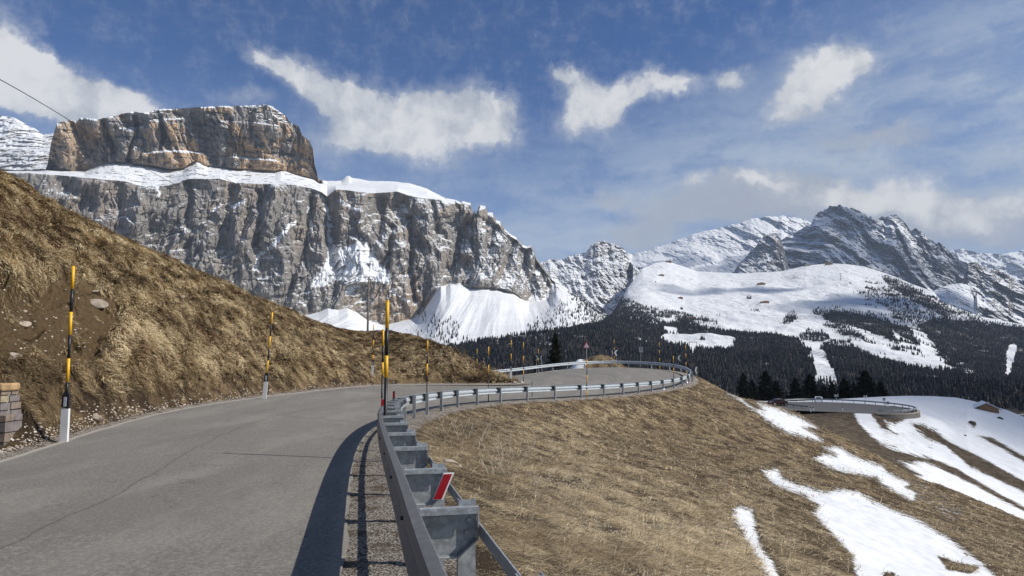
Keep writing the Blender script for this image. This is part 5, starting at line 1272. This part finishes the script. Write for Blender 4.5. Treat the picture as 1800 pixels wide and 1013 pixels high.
# ---------------------------------------------------------------- utility pole, wires
q = P(646, 590, 101); b_top = P(648.5, 487, 101)
up_ = thing('utility_pole', 'weathered wooden utility pole on the snow field', 'utility pole', (q[0], q[1], q[2]-.6))
b = MB(); b.tube([(0, 0, -1), (b_top[0]-q[0], 0, b_top[2]-q[2]+.6)], [.17, .12], 12); b.build('pole', M['wood'], up_)
b = MB(); b.box((.2, 0, b_top[2]-q[2]+.25), (.9, .09, .09)); b.build('crossarm', M['wood'], up_)
for dx in (-.18, .2, .58):
    b = MB(); b.tube([(dx, 0, b_top[2]-q[2]+.29), (dx, 0, b_top[2]-q[2]+.45)], [.05, .03], 8); b.build('insulator', M['white'], up_)
q2 = P(735, 598, 70); gz2 = ground_at(q2[0], 51.5)
sp_ = thing('stub_post', 'short wooden post on the crest of the bank tip', 'post', (at(735, 51.8), 51.8, ground_at(at(735, 51.8), 51.8)-.1))
b = MB(); b.tube([(0, 0, -.2), (.02, 0, .55)], [.07, .06], 8); b.build('post', M['wood'], sp_)
def cable(pts, r, label):
    o = MB().tube(cat(np.array(pts), np.linspace(0, len(pts)-1, 60)).tolist(), r, 6, 0, True).build('power_cable', M['wire']); tag(o, label, 'cable'); return o
cable([P(-190, 40, 22), P(0, 140, 27), P(100, 198, 33), P(200, 260, 42), P(350, 346, 60), b_top+np.array([-.2, 0, -.1])], .018, 'dark overhead cable crossing the sky down to the utility pole')
cable([b_top+np.array([.4, 0, -.15]), P(700, 545, 85), P(735, 590, 60), P(738, 598, 52)], .010, 'thin cable from the utility pole down to the short post on the bank')

# ---------------------------------------------------------------- conifers one can tell apart
def conifer_mesh(H, Wd, seed, n=5200, base=.06, dark=0):
    r = np.random.RandomState(seed)
    z = r.rand(n)**.85; lay = np.round(z*13+r.normal(size=n)*.25)/13; z = np.clip(.6*z+.4*lay, 0, 1)
    prof_ = (1-z)**.62*(.80+.28*np.sin(z*37+seed)+.0)*np.clip(z*7+.45, 0, 1)
    a = r.rand(n)*2*math.pi
    lob = 1+.24*np.sin(a*3+z*9+seed)+.16*np.sin(a*5-z*17)
    rr = prof_*lob*(.22+.80*r.rand(n)**.5)*Wd/2
    c = np.stack([np.cos(a)*rr, np.sin(a)*rr, base*H+z*(1-base)*H*.985-.10*rr], -1)
    s = (.06+.06*r.rand(n))*Wd*.75*(1-.5*z)
    d0 = np.stack([np.cos(a), np.sin(a), -.25+.7*r.rand(n)], -1)+r.normal(size=(n, 3))*.45; d0 /= np.linalg.norm(d0, axis=1)[:, None]
    sd_ = np.cross(d0, r.normal(size=(n, 3))); sd_ /= np.linalg.norm(sd_, axis=1)[:, None]
    s = s[:, None]
    V = np.stack([c-sd_*s*.35, c+sd_*s*.35, c+d0*s*1.5, c+d0*s*.6+np.cross(d0, sd_)*s*.55], 1).reshape(-1, 3)
    b = (np.arange(n)*4)[:, None]; F = np.concatenate([b+np.array([[0, 1, 2]]), b+np.array([[0, 3, 2]]), b+np.array([[1, 2, 3]])])
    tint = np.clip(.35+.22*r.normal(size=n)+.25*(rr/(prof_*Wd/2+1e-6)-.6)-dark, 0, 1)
    return raw_mesh('crown', V, F, M['needles'], {'tint': np.repeat(tint, 4)}, smooth=False)
def conifer(px, topy, d, wpx, gz, label, seed, group, n=5200, dark=0):
    x = at(px, d); top = P(px, topy, d)[2]; H = top-gz; Wd = wpx/1200.*d
    o = thing('pine_tree', label, 'pine tree', (x, d, gz), 0, group)
    link('crown', conifer_mesh(H, Wd, seed, n, dark=dark), o)
    b = MB(); b.tube([(0, 0, -.5), (.03, 0, H*.5), (0, 0, H*.93)], [Wd*.05, Wd*.032, .02], 8); tr = b.build('trunk', M['bark'], o)
    r = random.Random(seed)
    for i in range(9):
        a_ = r.uniform(0, 6.28); z_ = H*r.uniform(.1, .75); L = Wd*.38*(1-z_/H)**.6; b = MB(); b.tube([(0, 0, z_), (math.cos(a_)*L, math.sin(a_)*L, z_+.1*L)], [Wd*.014, .01], 5); b.build('limb', M['bark'], o)
    return o
GPN = 'dark pines behind the lower hairpin'
conifer(976, 585, 108, 27, CH-2.2, 'single dark green pine standing behind the far rail', 3, None, 7000, -.12)
conifer(944, 621, 92, 17, CH-2.6, 'small low pine behind the twin left chevrons', 4, None, 3500)
trees = [(1303,658,20,'leftmost dark pine on the crest'),(1318,671,18,'low dark pine between the two leftmost tall pines'),(1342,655,27,'broad dark pine second tallest of the left group'),(1360,672,20,'lower dark pine right of the broad one, above the dark car'),
   (1394,668,21,'dark pine at the left of the middle pair'),(1419,661,25,'taller right hand pine of the middle pair'),(1442,680,15,'small pine just left of the far chevrons'),(1457,674,15,'narrow pine behind the far chevrons'),
   (1479,668,22,'dark rounded pine behind the lower hairpin road'),(1495,675,14,'narrow dark pine left of the tallest pine'),(1516,654,31,'tallest and broadest dark pine at the right of the row'),(1542,673,18,'rightmost dark pine of the row beside the snow crest')]
for i, (a, ty, wpx, lab) in enumerate(trees):
    conifer(a, ty-3, 222+3*(i % 3), wpx*1.5, CH-(709-625)/1200.*222, lab, 20+i, GPN, 3600, .30)
# single bare larches on the snow apron, each a thing of its own
def larch_mesh(seed):
    r = random.Random(seed); b = MB(); H = 12
    b.tube([(0, 0, -1), (0, 0, H*.6), (r.uniform(-.3, .3), 0, H)], [.22, .13, .03], 5)
    for i in range(22):
        z_ = H*r.uniform(.15, .95); a_ = r.uniform(0, 6.28); L = 2.0*(1-z_/H)+.4
        b.tube([(0, 0, z_), (math.cos(a_)*L, math.sin(a_)*L, z_+r.uniform(-.4, .3))], [.13, .04], 3, cap=False)
    return b.mesh('bare_larch', M['woods'])
lm = [larch_mesh(s_) for s_ in (1, 2, 3)]
w = sstep(massif.at['forest'], -.75, -.3)*(1-.6*sstep(massif.at['forest'], .0, .4))*((massif.px > 700) & (massif.px < 1060) & (massif.py > 515) & (massif.py < 618))
p_, n_, r_, c_ = massif.scatter(150, w, 77)
for i in range(150):
    o = link('bare_larch', lm[i % 3]); o.location = p_[i].tolist(); k = random.Random(i).uniform(.6, 1.25); o.scale = (k, k, k); o.rotation_euler = (0, 0, i*1.7)
    tag(o, 'single dark bare larch scattered on the snow apron below the rock wall', 'larch', 'bare larches on the snow apron')

# ---------------------------------------------------------------- second hairpin: rail, wall, signs, cars
def ring_frame(a):
    p = np.array([RC[0]+RX*math.cos(a), RC[1]+RY*math.sin(a), RING]); t = np.array([-RX*math.sin(a), RY*math.cos(a), 0]); t /= np.linalg.norm(t)
    return p, t, np.array([t[1], -t[0], 0])
g2 = thing('guardrail', 'distant guardrail looping round the lower hairpin', 'guardrail', (RC[0], RC[1], 0))
cx = np.array([RC[0], RC[1], 0])
a0, a1 = math.radians(-98), math.radians(205); na_ = 14
for i in range(na_):
    aa, ab = a0+(a1-a0)*i/na_, a0+(a1-a0)*(i+1)/na_; beam_mesh(lambda a: (ring_frame(a)[0]-cx, ring_frame(a)[1], ring_frame(a)[2]), aa, ab-.0006, .06).build('beam', M['galv'], g2)
for i in range(30):
    p, t, n = ring_frame(a0+(a1-a0)*(i+.3)/30); cpost(p-cx, t, n, .10, -.4, .76, .12, .10).build('post', M['galv'], g2)
wl2 = thing('retaining_wall', 'curved pale retaining wall under the lower hairpin', 'retaining wall', (RC[0], RC[1], 0))
b = MB(); aa = np.linspace(math.radians(-100), math.radians(12), 30); vs = []
for a in aa:
    p, t, n = ring_frame(a); p = p-cx
    for o_, z in ((.35, -1.1), (.35, -.12), (.75, -.12), (.85, -1.1)): vs.append(p+n*o_+np.array([0, 0, z]))
fs = [(i*4+k, i*4+(k+1) % 4, (i+1)*4+(k+1) % 4, (i+1)*4+k) for i in range(29) for k in range(4)]+[(0, 1, 2, 3), tuple(29*4+k for k in range(4))]
def wallmat():
    m, t, b_ = new_mat('wall_masonry'); p = pos(t); v = t.n('ShaderNodeTexVoronoi', feature='DISTANCE_TO_EDGE'); t.put(v.inputs['Vector'], p); v.inputs['Scale'].default_value = 1.6
    c = t.mix(t.rng(v.outputs['Distance'], .03, .08), (.075, .068, .058), (.17, .155, .13)); t.L.new(c, b_.inputs['Base Color']); b_.inputs['Roughness'].default_value = .9; return m
MB().add(vs, fs).build('wall', wallmat(), wl2)
b = MB(); vs = []
for a in aa:
    p, t, n = ring_frame(a); p = p-cx
    for o_, z in ((.30, -.118), (.80, -.118), (.80, .03), (.30, .03)): vs.append(p+n*o_+np.array([0, 0, z]))
b.add(vs, fs).build('coping', M['stone'], wl2)
def small_sign(px, py, d, s, label, kind):
    q = P(px, py, d); h = 1.6; o = thing('road_sign', label, 'chevron sign' if kind == 'c' else 'road sign', (q[0], q[1], q[2]-h))
    b = MB(); b.box((0, 0, h), (s*(2 if kind == 'c' else 1), .03, s)); pl = b.build('panel', M['black'] if kind == 'c' else M['dark_metal'], o)
    b = MB()
    if kind == 'c':
        for k in (-1, 1):
            tri = [(k*.42*s*2.2, .42*s), (k*.25*s*2.2, .42*s), (k*.08*s, 0), (k*.25*s*2.2, -.42*s), (k*.42*s*2.2, -.42*s), (k*.24*s, 0)]
            b.prism(tri, -.026, -.02, lambda u, v, w: (u, w, h+v))
    else: b.prism([(-.3*s, -.05*s), (.2*s, .3*s), (.3*s, .1*s), (-.1*s, -.3*s)], -.024, -.02, lambda u, v, w: (u, w, h+v))
    b.build('mark', M['sign_white'], pl)
    b = MB(); b.tube([(0, .05, -1.2), (0, .05, h)], .05, 6); b.build('post', M['galv'], o)
small_sign(1470, 695.5, 176, .62, 'double chevron sign at the back of the lower hairpin', 'c')
small_sign(1521, 697, 170, .55, 'right hand double chevron sign behind the lower hairpin near the snow', 'c')
small_sign(1554, 702, 160, .6, 'dark square road sign at the right end of the lower hairpin, upper one', 'd')
small_sign(1561, 708.5, 152, .6, 'dark square road sign at the right end of the lower hairpin, lower one', 'd')
for i, (a, lab) in enumerate([(1425, 'leftmost white marker post on the inner edge of the lower hairpin'), (1430, 'white marker post second from the left at the lower hairpin'), (1481, 'white marker post in the middle of the lower hairpin')]):
    q = P(a, 720, 141+i); o = thing('marker_post', lab, 'marker post', (q[0], q[1], RING)); b = MB(); b.box((0, 0, .33), (.16, .12, .75)); b.build('post', M['white'], o); b = MB(); b.box((0, 0, .81), (.165, .125, .2)); b.build('cap', M['black'], o)
def car(px, py, d, yaw, body, label):
    q = P(px, py, d); o = thing('parked_car', label, 'car', q, yaw)
    L, Wc = 4.3, 1.8
    side = [(-L/2, .35), (-L/2, .75), (-L/2+.25, .95), (-L*.28, 1.02), (-L*.12, 1.48), (L*.22, 1.52), (L*.40, 1.05), (L/2-.05, .95), (L/2, .4)]
    b = MB(); b.prism(side, -Wc/2, Wc/2, lambda u, v, w: (u, w, v)); bo = b.build('body', body, o); md = bo.modifiers.new('round', 'BEVEL'); md.width = .09; md.segments = 3
    b = MB()
    for s_ in (-1, 1): b.prism([(-L*.22, 1.06), (-L*.11, 1.42), (L*.20, 1.45), (L*.33, 1.07)], s_*(Wc/2+.004), s_*(Wc/2+.012), lambda u, v, w: (u, w, v))
    b.build('side_window', M['glass'], o)
    b = MB(); b.add([(-L*.275, -.7, 1.06), (-L*.275, .7, 1.06), (-L*.135, .62, 1.44), (-L*.135, -.62, 1.44)], [(0, 1, 2, 3)]); w_ = b.build('windscreen', M['glass'], o); w_.location = (-.02, 0, .02)
    b = MB(); b.add([(L*.395, -.7, 1.09), (L*.395, .7, 1.09), (L*.235, .62, 1.46), (L*.235, -.62, 1.46)], [(3, 2, 1, 0)]); w_ = b.build('rear_window', M['glass'], o); w_.location = (.03, 0, .01)
    for sx in (-1, 1):
        for sy in (-1, 1):
            b = MB(); b.tube([(sx*L*.31, sy*(Wc/2-.2), .33), (sx*L*.31, sy*(Wc/2+.02), .33)], .33, 16); wh = b.build('wheel', M['rubber'], o)
            b = MB(); b.tube([(sx*L*.31, sy*(Wc/2+.01), .33), (sx*L*.31, sy*(Wc/2+.035), .33)], .19, 12); b.build('rim', M['galv'], wh)
        b = MB(); b.box((-L/2-.0, sx*.65, .72), (.06, .32, .13)); b.build('headlight', M['sign_white'], o)
    return o
car(1367, 713, 158, math.radians(12), M['car_dark'], 'dark red car parked on the lower road below the pines')
car(1439, 707.5, 190, math.radians(70), M['car_white'], 'white car parked behind the lower hairpin')

# ---------------------------------------------------------------- buildings
def house(name, x, y, z, w_, dp, h, rh, yaw, wallm, roofm, label, cat_, over=.4, snowroof=False, nwin=2):
    o = thing(name, label, cat_, (x, y, z), yaw)
    b = MB(); b.prism([(-w_/2, -1.5), (w_/2, -1.5), (w_/2, h), (0, h+rh), (-w_/2, h)], -dp/2, dp/2, lambda u, v, w: (u, w, v)); b.build('walls', wallm, o)
    b = MB(); sl = rh/(w_/2); e = w_/2+over; th = .16
    for s_ in (-1, 1):
        b.prism([(0, h+rh+.02), (s_*e, h+rh-sl*e+.02), (s_*e, h+rh-sl*e+.02+th), (0, h+rh+.02+th)], -dp/2-over, dp/2+over, lambda u, v, w: (u, w, v))
    b.build('roof', roofm, o)
    if snowroof:
        b = MB()
        for s_ in (-1, 1): b.prism([(0, h+rh+.02+th+.003), (s_*e*.97, h+rh-sl*e*.97+.02+th+.003), (s_*e*.97, h+rh-sl*e*.97+.2+th), (0, h+rh+.2+th)], -dp/2-over*.9, dp/2+over*.9, lambda u, v, w: (u, w, v))
        b.build('roof_snow', M['white'], o)
    b = MB(); b.box((-w_*.15, -dp/2-.03, .8), (w_*.14, .06, 1.7)); b.build('door', M['dark_metal'], o)
    for i in range(nwin):
        b = MB(); b.box((w_*(.12+.22*i) if nwin < 3 else w_*(-.42+.84*i/(nwin-1)), -dp/2-.03, h*.62), (w_*.10, .06, h*.26)); b.build('window', M['glass'], o)
    b = MB(); b.box((w_*.2, dp*.2, h+rh*.8), (.5, .5, .9)); b.build('chimney', M['plaster'], o)
    return o
q = P(1741, 733, 178)
house('wooden_cabin', q[0], q[1]+2, q[2]+.1, 5.2, 7.5, 2.0, 1.35, math.radians(-28), M['larch'], M['slate'], 'wooden cabin with a pitched grey roof on the snowy hill at the right', 'cabin', .55, True, 1)
rockl = [(1638, 744, .9, 'dark rock breaking through the snow below the cabin'), (1757, 738, .8, 'dark boulder right below the cabin')]
for i, (a, b_, s_, lab) in enumerate([(1708, 745, 1.0, 'dark rock breaking through the snow below the cabin'), (1757, 736, .8, 'dark boulder beside the lower corner of the cabin'), (1696, 766, .35, 'small dark stone on the open snow left below the cabin')]):
    h = hit(a, b_, [low_bvh])
    if h: rock('boulder', h[0].x, h[0].y, h[0].z, s_, lab, 'boulder', None, M['bark'], .6, 70+i)
hb = [(1173, 557, 26, 13, 7, 5, 'pale hotel at the edge of the wood', M['plaster'], M['slate'], 5), (1192, 559, 16, 10, 5, 4, 'small pale house right of the hotel', M['plaster'], M['slate'], 3), (1215, 562, 22, 11, 6, 4, 'brown chalet at the upper edge of the wood', M['larch'], M['slate'], 4),
      (1338, 501, 34, 14, 6, 5, 'low dark hut on the upper ski slope', M['larch'], M['slate'], 4), (1344, 533, 32, 13, 5, 4, 'low dark hut in the middle of the ski slope', M['larch'], M['slate'], 4), (1457, 465.5, 30, 14, 6, 5, 'lift station on the crest of the ski slope', M['larch'], M['slate'], 5), (1420, 467.5, 22, 12, 6, 5, 'lift station left of the crest building', M['plaster'], M['slate'], 4),
      (1175, 461.5, 30, 12, 5, 4, 'summit building on the left snow dome', M['larch'], M['slate'], 5), (1196, 525, 18, 10, 4, 3, 'small hut on the slope below the crag', M['larch'], M['slate'], 3), (1162, 485, 26, 12, 4, 3, 'hut below the summit of the left snow dome', M['larch'], M['slate'], 3), (1692, 645, 12, 9, 5, 3, 'pale house at the end of the ski run', M['plaster'], M['slate'], 3)]
for (a, b_, w_, dp, h, rh, lab, wm_, rm_, nw) in hb:
    q = hit(a, b_, [val_bvh])
    if q is None: q = hit(a, b_+3, [val_bvh])
    if q: house('mountain_hut', q[0].x, q[0].y, q[0].z, w_, dp, h, rh, 0, wm_, rm_, lab, 'building', 1.0, True, nw)
q = hit(1478, 492, [val_bvh])
if q:
    o = thing('lift_pylon', 'steel ski lift pylon on the crest of the ski slope', 'lift pylon', tuple(q[0]))
    b = MB(); b.tube([(0, 0, -2), (0, 0, 27)], [1.3, .9], 8); b.build('mast', M['dark_metal'], o); b = MB(); b.box((0, 0, 27), (13, 1.4, 1.4)); b.build('crossarm', M['dark_metal'], o)
# open timber gate on the snowy clearing in the wood
q = hit(1218, 612, [val_bvh])
if q:
    o = thing('timber_gate', 'dark gate frame at the lower edge of the snowy clearing', 'gate', tuple(q[0]))
    for s_ in (-1, 1): b = MB(); b.box((s_*7, 0, 5), (1.0, 1.0, 12)); b.build('post', M['wood'], o)
    b = MB(); b.box((0, 0, 11.6), (16, 1.2, 1.2)); b.build('beam', M['wood'], o)

# ---------------------------------------------------------------- drifting clouds above the valley, out to the right of the view (they shade the peaks)
def cloud_mat():
    m = bpy.data.materials.new('cloud'); m.use_nodes = True; t = NT(m.node_tree)
    d = t.n('ShaderNodeBsdfDiffuse'); d.inputs[0].default_value = (.85, .87, .9, 1); tr = t.n('ShaderNodeBsdfTransparent'); mx = t.n('ShaderNodeMixShader'); mx.inputs[0].default_value = .32
    t.L.new(tr.outputs[0], mx.inputs[1]); t.L.new(d.outputs[0], mx.inputs[2]); o = t.n('ShaderNodeOutputMaterial'); t.L.new(mx.outputs[0], o.inputs[0]); return m
M['cloud'] = cloud_mat()
def cloud(target, rx, ry, alt, n, seed, label, fill=.9):
    r = random.Random(seed); bm = bmesh.new()
    tt_ = (alt-target[2])/sv.z; c = Vector(target)+sv*tt_
    for i in range(n):
        a = r.uniform(0, 6.28); q = r.random()**.5*fill; s_ = r.uniform(.16, .34)*(rx*ry)**.5
        M_ = Matrix.Translation((math.cos(a)*q*rx, math.sin(a)*q*ry, r.uniform(-.1, .1)*s_)) @ Matrix.Diagonal((s_*r.uniform(.9, 1.5), s_, s_*.30, 1))
        bmesh.ops.create_icosphere(bm, subdivisions=3, radius=1, matrix=M_)
    for v in bm.verts: v.co += v.co.normalized()*.0+Vector((0, 0, 30*float(pn(v.co.x/120, v.co.y/120, v.co.z/60))))
    me = bpy.data.meshes.new('cloud'); bm.to_mesh(me); bm.free(); me.materials.append(M['cloud'])
    o = link('cloud', me); o.location = c; tag(o, label, 'cloud', None, 'stuff')
cloud((2900, 6000, 900), 1700, 900, 4200, 17, 1, 'broken white cloud drifting high beyond the right of the view')
cloud((1700, 7200, 900), 700, 700, 4200, 7, 2, 'small white cloud beyond the glacier mountain')
cloud((850, 2850, 290), 420, 90, 4000, 12, 3, 'thin streak of cloud high to the right')
cloud((1400, 2250, 120), 520, 420, 4000, 14, 4, 'broken cloud high over the wooded valley side')
cloud((185, 215, -10), 130, 110, 3900, 34, 5, 'small cloud high over the snowy hill')
cloud((2600, 3900, 500), 500, 500, 4100, 12, 6, 'white cloud high over the right spur')
# ---------------------------------------------------------------- the air
zs = []; ymax = 0; xm = 0
for o in S.objects:
    if o.type == 'MESH' and o.name.split('.')[0] != 'cloud':
        for c in o.bound_box:
            q = o.matrix_basis @ Vector(c) if o.parent is None else Vector(c)
            zs.append(q.z); ymax = max(ymax, q.y); xm = max(xm, abs(q.x))
z0, z1 = min(zs)-2, max(zs)+60
b = MB(); b.box((0, (ymax+300-1500)/2, (z0+z1)/2), (2*xm+600, ymax+300+1500, z1-z0))
def hazemat():
    m = bpy.data.materials.new('haze'); m.use_nodes = True; t = NT(m.node_tree)
    v = t.n('ShaderNodeVolumePrincipled'); v.inputs['Color'].default_value = (.68, .80, 1, 1); v.inputs['Density'].default_value = HAZE; v.inputs['Anisotropy'].default_value = 0
    o = t.n('ShaderNodeOutputMaterial'); t.L.new(v.outputs[0], o.inputs['Volume']); return m
HAZE = 0.000038
o = b.build('haze', hazemat()); tag(o, 'thin blue mountain air', None, None, 'stuff')
